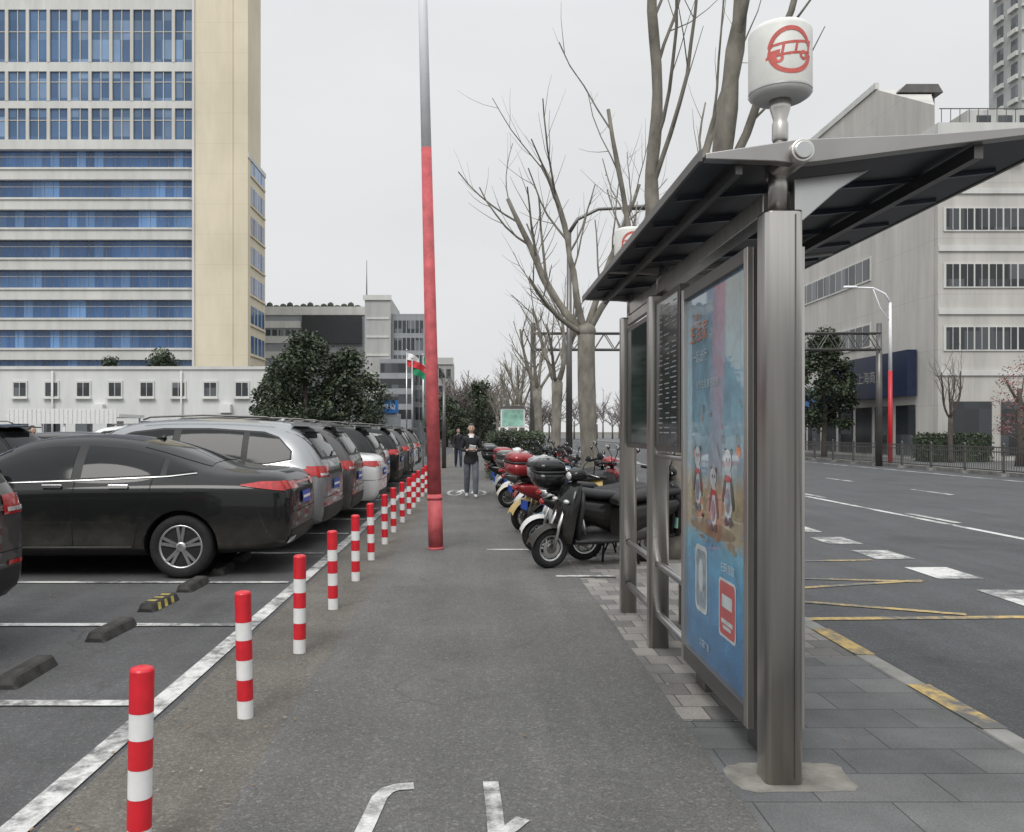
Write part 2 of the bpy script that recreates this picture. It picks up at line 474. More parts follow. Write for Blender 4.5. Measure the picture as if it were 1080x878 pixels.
# ------------------------------------------------------------------ bollards
bm_ = MB()
cols = ['white_paint', 'red_paint', 'white_paint', 'red_paint', 'white_paint', 'red_paint']
zb = [0, .10, .215, .325, .435, .535, .69]
for i, c in enumerate(cols):
    rr = .044 if c == 'white_paint' else .0452
    bm_.lathe([(rr, zb[i]), (rr, zb[i+1])], 24, c, cap=False)
bm_.lathe([(.0452, .69), (.041, .700), (.028, .705), (.001, .706)], 24, 'red_paint', cap=False)
bd = bm_.data('bollard')
r = random.Random(3)
for i, y in enumerate(BY):
    o = obj_from(bd, 'bollard', (-1.27+r.uniform(-.015, .015), y, .003), 0)
    o.rotation_euler = (r.uniform(-.018, .018), r.uniform(-.018, .018), r.uniform(0, 6))

MAT['stop_yel'] = M('stop_yellow', (.36, .29, .07), .7, var=.45, vscale=15)
def wheelstop(yel):
    b = MB()
    pr = [(-.085, 0), (-.06, .065), (-.045, .078), (.045, .078), (.06, .065), (.085, 0)]
    b.rings([[(u*f, y, v*f2) for u, v in pr] for y, f, f2 in ((-.28, .9, .35), (-.25, 1, .95), (-.23, 1, 1), (.23, 1, 1), (.25, 1, .95), (.28, .9, .35))], 'stop_rubber', True, False)
    if yel:
        for k in range(3):
            y = -.2+k*.14
            b.quad([(-.0862, y, .004), (-.0862, y+.06, .004), (-.0612, y+.09, .064), (-.0612, y+.03, .064)], 'stop_yel')
            b.quad([(.0862, y, .004), (.0862, y+.06, .004), (.0612, y+.09, .064), (.0612, y+.03, .064)], 'stop_yel')
            b.quad([(-.04, y+.03, .0795), (-.04, y+.09, .0795), (.04, y+.09, .0795), (.04, y+.03, .0795)], 'stop_yel')
    return b.data('wheel_stop')
ws0, ws1 = wheelstop(0), wheelstop(1)
for y in (3.4, 4.4, 5.44, 6.6, 7.65, 8.55, 9.5, 10.4, 11.5, 12.5, 13.6, 14.6):
    obj_from(ws1 if abs(y-7.65) < .1 or abs(y-4.4) < .1 else ws0, 'wheel_stop', (-2.9+r.uniform(-.05, .05), y, 0), r.uniform(-.06, .06))

# ------------------------------------------------------------------ leaning pole
b = MB()
base = Vector((-.515, 11.26, 0)); top = Vector((-.745, 11.26, 9.6))
def pp(z): return base+(top-base)*(z/9.6)
b.tube([pp(0), pp(.75)], [.100, .098], 24, 'faded_red')
b.tube([pp(.74), pp(2.5), pp(5.42)], [.092, .085, .07], 24, 'faded_red')
b.tube([pp(5.42), pp(7.4), pp(9.6)], [.069, .061, .05], 24, 'pole_white')
for zz in (.0, .68): b.tube([pp(zz), pp(zz+.04)], .105, 24, 'faded_red')
b.obj('painted_pole')

# ------------------------------------------------------------------ cars
def lathe_y(b, prof, n, mat, c, cap=True):
    b.rings([[(c[0]+r_*cos(2*pi*k/n), c[1]+y_, c[2]+r_*sin(2*pi*k/n)) for k in range(n)] for r_, y_ in prof], mat, cap)

def wheel(b, c, R, side, wd=.21):
    s = side; h = wd/2
    lathe_y(b, [(R*.66, -h*s*.8), (R*.72, -h*s), (R*.93, -h*s), (R*.985, -h*s*.8), (R, -h*s*.4), (R, h*s*.4), (R*.985, h*s*.8), (R*.93, h*s*.98),
                (R*.80, h*s*1.03), (R*.68, h*s*.93), (R*.66, h*s*.8)], 40, 'rubber', c)
    rm = 'rim'
    lathe_y(b, [(R*.69, h*s*.9), (R*.68, h*s*.97), (R*.63, h*s*.92), (R*.61, h*s*.3)], 40, rm, c, False)
    lathe_y(b, [(R*.62, h*s*.32), (R*.3, h*s*.28), (.01, h*s*.28)], 30, 'black', c, False)
    lathe_y(b, [(R*.5, h*s*.42), (R*.3, h*s*.44), (.01, h*s*.44)], 24, 'rim_dark', c, False)
    lathe_y(b, [(R*.17, h*s*.4), (R*.16, h*s*.9), (R*.1, h*s*.96), (.003, h*s*.96)], 18, rm, c, False)
    for k in range(5):
        for dd in (-.16, .16):
            a = 2*pi*k/5+pi/2
            ca, sa = cos(a+dd*.7), sin(a+dd*.7); cb, sb = cos(a+dd), sin(a+dd)
            tx, tz = -sin(a), cos(a)
            w0, w1 = R*.05, R*.045
            y0, y1 = h*s*.9, h*s*.93
            p = []
            for (cc, ss, rr, ww, yy) in ((ca, sa, R*.12, w0, y0), (cb, sb, R*.645, w1, y1)):
                p.append([(c[0]+cc*rr-tx*ww, c[1]+yy, c[2]+ss*rr-tz*ww), (c[0]+cc*rr+tx*ww, c[1]+yy, c[2]+ss*rr+tz*ww),
                          (c[0]+cc*rr+tx*ww, c[1]+yy-.03*s, c[2]+ss*rr+tz*ww), (c[0]+cc*rr-tx*ww, c[1]+yy-.03*s, c[2]+ss*rr-tz*ww)])
            b.rings(p, rm, True, False)

def interp(pts):
    def f(x):
        if x <= pts[0][0]: return pts[0][1]
        for (a, va), (c, vc) in zip(pts[:-1], pts[1:]):
            if x <= c: return va+(vc-va)*(x-a)/(c-a)
        return pts[-1][1]
    return f

def make_car(kind):
    if kind == 'sedan':
        ST = [(0, .50, .56, .78, .84, .50), (.03, .34, .74, .86, .96, .62), (.12, .27, .84, .93, 1.085, .68), (.3, .24, .885, .96, 1.110, .70),
              (.62, .22, .905, .97, 1.12, .68), (.9, .2, .913, .975, 1.19, .62), (1.25, .2, .915, .975, 1.33, .57), (1.65, .2, .915, .97, 1.44, .56), (2.1, .2, .915, .965, 1.485, .565),
              (2.6, .2, .915, .955, 1.47, .56), (2.95, .2, .915, .945, 1.40, .57), (3.3, .2, .915, .935, 1.20, .63), (3.62, .2, .913, .92, 1.01, .70), (4.0, .2, .905, .87, .955, .70),
              (4.4, .22, .87, .80, .88, .66), (4.62, .25, .78, .70, .78, .6), (4.72, .34, .6, .58, .62, .46)]
        WH = (1.10, 3.84); R = .325
        DLO_lo = interp([(.98, 1.085), (1.25, 1.055), (2.2, 1.015), (3.38, .975)])
        DLO_hi = interp([(.98, 1.095), (1.2, 1.185), (1.45, 1.275), (1.75, 1.335), (2.1, 1.362), (2.5, 1.355), (2.75, 1.32), (3.0, 1.215), (3.38, .995)])
        DX = (.98, 3.38); pill = [(1.28, 1.34), (2.14, 2.24)]
    elif kind == 'suv':
        ST = [(0, .52, .58, .86, .94, .52), (.02, .36, .76, .94, 1.08, .62), (.08, .31, .85, 1.0, 1.2, .64), (.2, .29, .89, 1.02, 1.40, .62),
              (.36, .26, .91, 1.03, 1.57, .60), (.6, .25, .925, 1.03, 1.63, .60), (1.1, .25, .93, 1.02, 1.665, .605), (1.7, .25, .93, 1.01, 1.68, .61), (2.2, .25, .93, 1.0, 1.67, .61),
              (2.6, .25, .93, .99, 1.63, .60), (2.85, .25, .93, .985, 1.53, .61), (3.15, .25, .93, .98, 1.33, .65), (3.42, .25, .928, .97, 1.12, .72), (3.8, .25, .92, .93, 1.04, .74),
              (4.2, .27, .89, .87, .98, .70), (4.42, .3, .8, .78, .88, .62), (4.52, .4, .62, .64, .70, .5)]
        WH = (.92, 3.6); R = .355
        DLO_lo = interp([(.42, 1.15), (.7, 1.10), (2.0, 1.07), (3.22, 1.03)])
        DLO_hi = interp([(.42, 1.24), (.6, 1.42), (.8, 1.49), (1.5, 1.535), (2.1, 1.535), (2.5, 1.49), (2.75, 1.40), (3.22, 1.05)])
        DX = (.42, 3.22); pill = [(.98, 1.06), (1.86, 1.96)]
    else:
        ST = [(0, .48, .56, .8, .88, .5), (.02, .34, .72, .88, 1.02, .6), (.08, .28, .81, .93, 1.14, .6), (.22, .24, .85, .95, 1.30, .58),
              (.42, .22, .87, .96, 1.42, .565), (.7, .2, .875, .96, 1.47, .565), (1.2, .2, .88, .955, 1.50, .57), (1.7, .2, .88, .95, 1.50, .57), (2.1, .2, .88, .94, 1.48, .565),
              (2.4, .2, .88, .935, 1.43, .57), (2.65, .2, .88, .93, 1.33, .59), (2.95, .2, .88, .92, 1.15, .64), (3.2, .2, .875, .91, 1.0, .68), (3.5, .2, .86, .86, .93, .68),
              (3.8, .22, .82, .78, .86, .62), (3.98, .25, .74, .68, .76, .56), (4.06, .34, .58, .56, .6, .44)]
        WH = (.78, 3.3); R = .31
        DLO_lo = interp([(.4, 1.09), (.7, 1.04), (2.0, 1.0), (3.0, .965)])
        DLO_hi = interp([(.4, 1.15), (.55, 1.28), (.8, 1.34), (1.5, 1.375), (2.1, 1.36), (2.45, 1.28), (3.0, .985)])
        DX = (.4, 3.0); pill = [(.86, .93), (1.62, 1.7)]
    rings = []
    for (x, zb, w, bl, zt, wr) in ST:
        dz = zt-bl
        H = [(.0, zb), (w*.72, zb), (w*.93, zb+.05), (w*.985, zb+.14), (w, zb+(bl-zb)*.55), (w*.988, bl-.09), (w*.965, bl-.03), (w*.925, bl+.015),
             ((w*.925+wr)/2+.035*min(1, dz*2), bl+dz*.5), (wr+.012, zt-min(.085, .32*dz)), (wr*.86, zt-min(.025, .12*dz)), (wr*.45, zt-.004), (0, zt)]
        half = [(x, -y, z) for y, z in H]; other = [(x, y, z) for y, z in H[1:-1]][::-1]
        rings.append(half+other)
    b = MB(); b.rings(rings, 'black', True, True)
    o = b.obj('tmp')
    md = o.modifiers.new('s', 'SUBSURF'); md.levels = 3; md.render_levels = 3
    me0 = bake(o)
    bm = bmesh.new(); bm.from_mesh(me0); bvh = BVHTree.FromBMesh(bm); bm.free()
    for wx in WH:
        for s in (-1, 1):
            cb = MB(); Ra = R+.05
            n = 40
            cb.rings([[(wx+Ra*cos(2*pi*k/n), yy, R+Ra*sin(2*pi*k/n)) for k in range(n)] for yy in ((.6*s, 1.3*s) if s > 0 else (1.3*s, .6*s))], 'black', True, False)
            co = cb.obj('cut'); bo = o.modifiers.new('b', 'BOOLEAN'); bo.object = co; bo.operation = 'DIFFERENCE'; bo.solver = 'EXACT'
    me = bake(o)
    for ob in [q for q in bpy.data.objects if q.name.startswith('cut') or q.name == 'tmp']: kill(ob)
    mb = MB()
    paint = PAINT['black']
    mb.mi(paint); mb.mi('black')
    bidx = len(mb.v)
    mb.v += [tuple(v.co) for v in me.vertices]
    for p in me.polygons:
        c = p.center; dark = False
        for wx in WH:
            dd = sqrt((c.x-wx)**2+(c.z-R)**2)
            if dd < R+.0525 and (abs(p.normal.y) < .3 and dd > R+.035 and p.normal.dot(Vector((c.x-wx, 0, c.z-R))) < 0): dark = True
            if dd < R+.05 and abs(abs(c.y)-.6) < .02: dark = True
        if c.z < .3 and p.normal.z < -.5: dark = True
        mb.face([bidx+i for i in p.vertices], 'black' if dark else paint, not dark)
    def cast(mode, u, v, off):
        if mode == 'side': o_, d_ = Vector((u, 3, v)), Vector((0, -1, 0))
        elif mode == 'rear': o_, d_ = Vector((-2, u, v)), Vector((1, 0, 0))
        elif mode == 'front': o_, d_ = Vector((8, u, v)), Vector((-1, 0, 0))
        else: o_, d_ = Vector((u, v, 4)), Vector((0, 0, -1))
        h = bvh.ray_cast(o_, d_)
        if h[0] is None: return None
        nn = h[1]
        if nn.dot(d_) > 0: nn = -nn
        return h[0]+nn*off
    def patch(mode, u0, u1, lo, hi, mat, off=.006, nu=None, nv=6):
        if not callable(lo): l_ = lo; lo = lambda x: l_
        if not callable(hi): h_ = hi; hi = lambda x: h_
        nu = nu or max(3, int(abs(u1-u0)/.05))
        g = []
        for i in range(nu+1):
            u = u0+(u1-u0)*i/nu
            g.append([cast(mode, u, lo(u)+(hi(u)-lo(u))*j/nv, off) for j in range(nv+1)])
        mb.grid(g, mat)
        if mode == 'side':
            mb.grid([[None if p is None else (p[0], -p[1], p[2]) for p in row] for row in g], mat)
    patch('side', DX[0], DX[1], lambda x: DLO_lo(x)-.014, lambda x: DLO_hi(x)+.012, 'black', .004, 60, 8)
    segs = []; x0 = DX[0]+.02
    for a, c in pill: segs.append((x0, a)); x0 = c
    segs.append((x0, DX[1]-.05))
    for a, c in segs: patch('side', a, c, lambda x: DLO_lo(x)+.004, lambda x: max(DLO_lo(x)+.006, DLO_hi(x)-.012), 'car_glass', .008, None, 8)
    patch('side', DX[0]-.01, DX[1], lambda x: DLO_lo(x)-.021, lambda x: DLO_lo(x)-.013, 'steel_trim', .009, 50, 1)
    if kind == 'sedan':
        patch('top', .86, 1.58, lambda x: -.60+.06*(x-.86), lambda x: .60-.06*(x-.86), 'car_glass', .005, 20, 14)
        patch('top', 2.98, 3.52, lambda x: -.56-.12*(x-2.98), lambda x: .56+.12*(x-2.98), 'car_glass', .005, 20, 14)
        patch('side', .07, .50, interp([(.07, .885), (.5, .945)]), interp([(.07, .985), (.3, .985), (.5, .955)]), 'tail', .010, 14, 3)
        for s in (-1, 1):
            patch('rear', s*.36, s*.80, .90, .975, 'tail', .010, 12, 3)
        patch('rear', -.36, .36, .94, .96, 'tail', .008, 12, 2)
        patch('rear', -.22, .22, .72, .85, 'plate', .02, 3, 2)
        patch('rear', -.19, .19, .77, .80, 'white_paint', .022, 3, 1)
        patch('rear', -.62, .62, .30, .47, 'black', .006, 14, 4)
        for s in (-1, 1): patch('rear', s*.45, s*.66, .34, .40, 'chrome', .014, 4, 2)
        patch('rear', -.72, .72, .655, .662, 'seam', .003, 20, 1)
        patch('side', .02, .62, .655, .662, 'seam', .003, 12, 1)
        patch('side', 1.60, 3.35, .325, .334, 'steel_trim', .008, 20, 1)
    else:
        zr = (1.14, 1.50) if kind == 'suv' else (1.08, 1.37)
        patch('rear', -.62, .62, zr[0], zr[1], 'black', .004, 16, 8)
        patch('rear', -.57, .57, zr[0]+.03, zr[1]-.03, 'car_glass', .008, 16, 8)
        mb.tube([tuple(cast('rear', .05, zr[0]+.03, .02)), tuple(cast('rear', -.32, zr[0]+.09, .022))], .008, 5, 'black')
        xs = 2.78 if kind == 'suv' else 2.38
        patch('top', xs, xs+.55, lambda x: -.56-.12*(x-xs), lambda x: .56+.12*(x-xs), 'car_glass', .005, 20, 14)
        zt = (.92, 1.06) if kind == 'suv' else (.84, 1.0)
        patch('side', .05, .36, zt[0]+.02, interp([(.05, zt[1]), (.36, zt[1]-.05)]), 'tail', .010, 10, 3)
        for s in (-1, 1):
            patch('rear', s*.46, s*.82, zt[0], zt[1], 'tail', .010, 12, 3)
            patch('rear', s*.50, s*.78, zt[0]+.02, zt[0]+.05, 'tail_clear', .014, 8, 1)
            patch('rear', s*.52, s*.72, .56, .59, 'tail', .010, 6, 1)
        patch('rear', -.46, .46, zt[0]+.03, zt[0]+.07, 'chrome', .008, 12, 1)
        patch('rear', -.22, .22, .74, .87, 'plate', .02, 3, 2)
        patch('rear', -.19, .19, .79, .82, 'white_paint', .022, 3, 1)
        patch('rear', -.7, .7, .34, .54, 'black', .006, 14, 4)
        patch('rear', -.74, .74, .655, .662, 'seam', .003, 20, 1)
        if kind == 'suv':
            for s in (-1, 1):
                mb.tube([(.7, s*.56, 1.655), (.8, s*.565, 1.69), (1.6, s*.575, 1.715), (2.3, s*.57, 1.69), (2.4, s*.565, 1.655)], .012, 8, 'steel_dark')
        zt_ = 1.585 if kind == 'suv' else 1.425
        mb.rings([[(.16, -.54, zt_), (.16, -.54, zt_-.02), (.48, -.56, zt_-.01), (.48, -.56, zt_+.025)], [(.13, 0, zt_+.015), (.13, 0, zt_-.005), (.48, 0, zt_+.02), (.48, 0, zt_+.05)],
                  [(.16, .54, zt_), (.16, .54, zt_-.02), (.48, .56, zt_-.01), (.48, .56, zt_+.025)]], paint, True, False)
    for s in (-1, 1): patch('front', s*.45, s*.78, .62, .72, 'tail_clear', .01, 8, 3)
    patch('front', -.4, .4, .40, .62, 'black', .008, 8, 3)
    zsil = ST[6][1]
    patch('side', WH[0]+R+.07, WH[1]-R-.07, zsil+.03, zsil+.10, 'black', .006, 30, 2)
    bb = pill[-1][0]+.05; xf = DX[1]-.1 if kind != 'sedan' else 3.2; xr = WH[0]+R+.16
    for xx in (bb, xf):
        patch('side', xx, xx+.007, zsil+.11, lambda x: DLO_lo(x)-.03 if x < DX[1] else .95, 'seam', .003, 1, 20)
    g1 = interp([(0, xr), (.3, xr), (.55, xr-.06), (.8, xr-.16), (1.2, xr-.2)])
    gp = []
    for k in range(21):
        zz = zsil+.11+(DLO_lo(xr)-.03-zsil-.11)*k/20; xx = g1(zz)
        gp.append([cast('side', xx, zz, .003), cast('side', xx+.007, zz, .003)])
    mb.grid(gp, 'seam'); mb.grid([[None if p is None else (p[0], -p[1], p[2]) for p in row] for row in gp], 'seam')
    zh = DLO_lo(2)-.105
    for xx in (xr+.05, bb+.12):
        patch('side', xx, xx+.2, zh, zh+.028, paint, .022, 4, 2)
        patch('side', xx, xx+.2, zh+.026, zh+.032, 'chrome', .024, 4, 1)
    for s in (-1, 1):
        mx = DX[1]-.42; mz = DLO_lo(mx)+.06
        q = cast('side', mx, mz, 0); yb = abs(q[1]) if q is not None else .8
        mb.tube([(mx, s*(yb-.02), mz-.02), (mx, s*(yb+.08), mz)], .02, 8, 'black')
        mb.ell((mx, s*(yb+.15), mz+.03), (.06, .11, .07), paint, 14, 8)
    xa = .75 if kind != 'sedan' else 1.62
    pa = cast('top', xa, 0, 0)
    mb.rings([[(xa-.06, -.02, pa[2]-.01), (xa-.06, .02, pa[2]-.01), (xa+.1, .01, pa[2]-.01), (xa+.1, -.01, pa[2]-.01)], [(xa-.06, -.005, pa[2]+.05), (xa-.06, .005, pa[2]+.05), (xa-.03, .004, pa[2]+.05), (xa-.03, -.004, pa[2]+.05)]], paint)
    for wx in WH:
        for s in (-1, 1):
            wy = ST[8][2]-.125
            wheel(mb, (wx, s*wy, R), R, s)
    return mb.data('car_'+kind)
CARS = {k: make_car(k) for k in ('sedan', 'suv', 'hatch')}
CS = 1.06
def car(kind, X, Y, rear_toward_path=True, paint='black', jitter=0):
    rz = pi+jitter if rear_toward_path else jitter
    return obj_from(CARS[kind], 'parked_car', (X, Y, .002), rz, CS, PAINT[paint])
r = random.Random(11)
car('sedan', -2.02, 9.98, True, 'black', .012)
car('suv', -3.50, 5.72, True, 'grey')
car('suv', -2.0, 12.05, True, 'midgrey', -.01)
car('suv', -1.94, 14.1, True, 'grey', .01)
car('sedan', -1.74, 16.15, True, 'white', 0)
car('suv', -2.0, 18.2, True, 'black')
car('hatch', -2.1, 20.3, True, 'white')
car('suv', -1.95, 22.4, True, 'black')
car('sedan', -2.1, 24.5, True, 'silver')
car('suv', -2.0, 26.6, True, 'grey')
car('suv', -2.1, 28.7, True, 'black')
car('sedan', -2.1, 30.8, True, 'white')
car('suv', -2.1, 32.9, True, 'grey')
pal = ['black', 'white', 'silver', 'grey', 'brown', 'white', 'black', 'blue']
yy = 13.5
for i in range(9):
    k = ['suv', 'suv', 'sedan', 'hatch', 'sedan', 'suv', 'sedan', 'hatch', 'suv'][i]
    car(k, -8.4+r.uniform(-.2, .2), yy, True, ['white', 'black', 'silver', 'grey', 'brown', 'white', 'black', 'blue', 'white'][i]); yy += 2.4
yy = 15.0
for i in range(8):
    k = ['suv', 'sedan', 'hatch', 'suv', 'sedan', 'suv', 'sedan', 'hatch'][i]
    car(k, -19.5+r.uniform(-.3, .3), yy, False, pal[(i+3) % 8]); yy += 2.5
yy = 24
for i in range(5):
    car(['sedan', 'suv'][i % 2], -26+r.uniform(-.3, .3), yy, False, pal[(i+5) % 8]); yy += 2.6

# ------------------------------------------------------------------ scooters
def ringx(cx, cz, hz, hy, n=14, p=2.6):
    out = []
    for k in range(n):
        a = 2*pi*k/n; c, s = cos(a), sin(a)
        out.append((cx, hy*math.copysign(abs(c)**(2/p), c), cz+hz*math.copysign(abs(s)**(2/p), s)))
    return out
def ringz(cx, cz, hx, hy, n=14, p=2.6):
    out = []
    for k in range(n):
        a = 2*pi*k/n; c, s = cos(a), sin(a)
        out.append((cx+hx*math.copysign(abs(c)**(2/p), c), hy*math.copysign(abs(s)**(2/p), s), cz))
    return out
def bike_wheel(b, x, R, w=.1):
    c = (x, 0, R); n = 28; rings = []
    mr = w*.48
    for k in range(9):
        a = 2*pi*k/8
        rings.append((R-mr+mr*cos(a), mr*sin(a)))
    lathe_y(b, rings, n, 'rubber', c, False)
    for s in (-1, 1):
        lathe_y(b, [(R-mr*1.7, .03*s), (R-mr*2.1, .03*s), (R-mr*2.2, .012*s)], n, 'rim', c, False)
    lathe_y(b, [(.055, -.05), (.06, -.03), (.06, .03), (.055, .05)], 14, 'steel_dark', c)
    lathe_y(b, [(.1, .035), (.1, .04)], 20, 'steel_trim', c)
    for k in range(6):
        a = 2*pi*k/6
        b.tube([(x+.04*cos(a), 0, R+.04*sin(a)), (x+(R-mr*2)*cos(a), 0, R+(R-mr*2)*sin(a))], [.016, .011], 6, 'rim')
MAT['quilt'] = M('quilted_apron', (.03, .035, .06), .8, var=.4, vscale=7, bmp=.8, bscale=22)
def make_scooter(kind):
    b = MB(); P = PAINT['black']; b.mi(P); K = 'black'
    moto = kind == 'moto'
    R = .225 if not moto else .285
    WB = 1.25
    bike_wheel(b, 0, R, .1 if not moto else .095); bike_wheel(b, WB, R, .1 if not moto else .085)
    g = []
    for i in range(13):
        a = radians(15+i*12)
        rr = R+.035
        g.append([(WB+rr*cos(a), y, R+rr*sin(a)+(-.03 if abs(y) > .05 else .005)) for y in (-.075, -.06, -.03, 0, .03, .06, .075)])
    b.grid(g, P)
    for s in (-1, 1):
        b.tube([(WB, s*.085, R), (WB-.06, s*.08, R+.25), (WB-.16, s*.06, R+.5)], [.02, .022, .025], 8, 'steel_trim')
    b.tube([(WB-.12, 0, R+.4), (WB-.30, 0, 1.0)], .03, 8, K)
    if not moto:
        b.rings([ringz(1.07, .28, .03, .14), ringz(1.09, .4, .06, .19), ringz(1.085, .56, .085, .2), ringz(1.05, .72, .09, .2), ringz(1.01, .85, .075, .16), ringz(.97, .93, .04, .10)], P)
        b.rings([ringz(.985, .30, .02, .15), ringz(.985, .5, .035, .2), ringz(.96, .7, .04, .2), ringz(.94, .86, .03, .15)], K)
        b.rings([ringx(.28, .30, .035, .15), ringx(.6, .29, .035, .17), ringx(1.02, .30, .04, .16)], K)
        b.rings([ringx(.42, .46, .17, .11), ringx(.28, .50, .19, .15), ringx(.05, .57, .155, .18), ringx(-.2, .62, .12, .17), ringx(-.4, .67, .075, .11), ringx(-.5, .69, .03, .05)], P)
        b.rings([ringx(-.1, .33, .06, .09), ringx(.1, .36, .11, .1), ringx(.35, .34, .09, .1)], 'steel_dark')
        b.rings([ringx(.46, .70, .03, .09), ringx(.38, .73, .055, .13), ringx(.1, .76, .055, .155), ringx(-.12, .79, .06, .15), ringx(-.35, .80, .05, .12), ringx(-.44, .80, .02, .06)], 'black')
        for s in (-1, 1): b.ell((1.14, s*.12, .74), (.03, .05, .025), 'tail_clear', 8, 5)
        tlx, tlz = -.5, .68
    else:
        b.rings([ringx(.95, .74, .07, .07), ringx(.85, .80, .11, .13), ringx(.6, .81, .12, .15), ringx(.42, .77, .08, .12), ringx(.36, .75, .03, .08)], P)
        b.rings([ringx(.44, .76, .03, .08), ringx(.3, .77, .04, .12), ringx(-.05, .80, .045, .14), ringx(-.3, .84, .045, .11), ringx(-.4, .85, .02, .05)], 'black')
        b.rings([ringx(.3, .62, .08, .09), ringx(0, .68, .08, .1), ringx(-.35, .74, .05, .08), ringx(-.5, .77, .02, .03)], P)
        b.rings([ringx(.25, .38, .12, .1), ringx(.5, .42, .17, .14), ringx(.8, .42, .14, .12)], 'steel_dark')
        b.tube([(.9, 0, .85), (.6, 0, .5), (.3, 0, .35), (0, .1, R)], .03, 8, K)
        b.tube([(.85, .1, .4), (.6, .14, .22), (0, .16, .28), (-.35, .17, .36)], [.02, .025, .045, .04], 10, 'chrome')
        tlx, tlz = -.5, .76
    g = []
    for i in range(9):
        a = radians(60+i*14); rr = R+.045
        g.append([(rr*cos(a), y, R+rr*sin(a)) for y in (-.06, 0, .06)])
    b.grid(g, K)
    b.box(-.36, -.34, -.1, .1, .38, .50, 'plate' if kind == 'box' else 'plate_g')
    b.ell((tlx, 0, tlz), (.03, .07, .035), 'tail', 10, 6)
    for s in (-1, 1): b.tube([(0, s*.12, R), (-.08, s*.13, .55)], .022, 8, 'rim')
    b.tube([(.3, -.14, .25), (.05, -.16, .26), (-.3, -.17, .32)], [.02, .045, .04], 10, 'steel_dark')
    b.tube([(.35, .1, .25), (.3, .2, .02)], .012, 6, K)
    b.tube([(.2, .1, .25), (.18, .13, .01)], .014, 6, K); b.tube([(.2, -.1, .25), (.18, -.13, .01)], .014, 6, K)
    hz = 1.02
    b.tube([(.82, -.35, hz), (.90, -.2, hz+.01), (.93, 0, hz-.02), (.90, .2, hz+.01), (.82, .35, hz)], .014, 8, K)
    for s in (-1, 1):
        b.tube([(.80, s*.37, hz), (.86, s*.25, hz)], .02, 8, K)
        b.tube([(.93, s*.2, hz+.02), (.88, s*.34, hz+.005)], .006, 5, 'chrome')
        b.tube([(.88, s*.22, hz), (.90, s*.27, hz+.13), (.88, s*.32, hz+.2)], .006, 5, K)
        b.ell((.88, s*.33, hz+.23), (.014, .06, .04), K, 12, 6)
        b.ell((.865, s*.33, hz+.23), (.003, .052, .034), 'chrome', 12, 6)
    b.rings([ringx(.86, hz-.01, .04, .09), ringx(.94, hz, .075, .13), ringx(1.02, hz-.01, .06, .1), ringx(1.055, hz-.02, .04, .07)], P if not moto else K)
    b.ell((1.05, 0, hz-.02), (.02, .062, .045), 'tail_clear', 12, 6)
    if kind == 'box':
        b.tube([(-.1, -.1, .8), (-.5, -.1, .86)], .01, 6, K); b.tube([(-.1, .1, .8), (-.5, .1, .86)], .01, 6, K)
        b.rings([ringz(-.44, .86, .14, .17, 18, 4), ringz(-.44, .90, .17, .2, 18, 4), ringz(-.44, 1.02, .18, .21, 18, 4)], P)
        b.rings([ringz(-.44, 1.02, .185, .215, 18, 4), ringz(-.44, 1.045, .185, .215, 18, 4)], 'rim_dark')
        b.rings([ringz(-.44, 1.045, .18, .21, 18, 4), ringz(-.44, 1.12, .165, .19, 18, 4), ringz(-.44, 1.16, .10, .12, 18, 3)], P)
    if kind == 'quilt':
        g = []
        for i in range(9):
            zz = 1.08-.085*i; ww = .36-.012*i+.01*sin(i*2); xx = 1.13-.02*i+.02*sin(i*1.7) + (.07 if i > 1 else 0)
            g.append([(xx-.22*abs(t)**2.2+.012*sin(t*9+i), ww*t, zz) for t in [(-1+2*k/12) for k in range(13)]])
        b.grid(g, 'quilt')
    if kind == 'basket':
        for zz, hx, hy in ((.66, .09, .13), (.75, .10, .145), (.86, .12, .16)):
            rr = [Vector(p) for p in ringz(1.24, zz, hx, hy, 16, 4)]; b.tube(rr+[rr[0]], .005, 4, K, False)
        lo_, hi_ = ringz(1.24, .66, .09, .13, 16, 4), ringz(1.24, .86, .12, .16, 16, 4)
        for p_, q_ in zip(lo_, hi_): b.tube([p_, q_], .004, 4, K, False)
        b.quad(ringz(1.24, .66, .09, .13, 16, 4), K)
    return b.data('scooter_'+kind)
SC = {k: make_scooter(k) for k in ('plain', 'box', 'moto', 'quilt', 'basket')}
r = random.Random(21)
seq = [('plain', 'black', 0), ('box', 'black', 1), ('quilt', 'white', 0), ('plain', 'ltblue', 0), ('box', 'silver', 1), ('box', 'red', 1), ('basket', 'yellow', 0), ('plain', 'cream', 0), ('box', 'black', 1),
       ('plain', 'white', 0), ('moto', 'red', 0), ('box', 'grey', 1), ('quilt', 'cream', 0), ('plain', 'white', 0), ('box', 'red', 1), ('basket', 'black', 0), ('box', 'black', 1), ('plain', 'white', 0), ('plain', 'red', 0),
       ('box', 'black', 1), ('quilt', 'silver', 0)]
y = 9.75
for i, (k, c, rev) in enumerate(seq):
    ang = radians(r.uniform(2, 38) if i else 24)
    if not rev:
        front = Vector((1.12+r.uniform(-.22, .14)-max(0, (y-12))*.035, y, 0)); rz = pi+ang
        loc = front - Vector((cos(rz), sin(rz), 0))*1.25
    else:
        loc = Vector((1.30+r.uniform(-.2, .12)-max(0, (y-12))*.035, y-.05, 0)); rz = ang
    s_ = 1.05*r.uniform(.95, 1.06)
    o = obj_from(SC[k], 'motorcycle' if k == 'moto' else 'motor_scooter', (loc.x, loc.y, .004), rz, s_, PAINT[c])
    o.rotation_euler = (radians(r.uniform(-8, -3) if not rev else r.uniform(3, 7)), 0, rz)
    y += r.uniform(.48, .76)

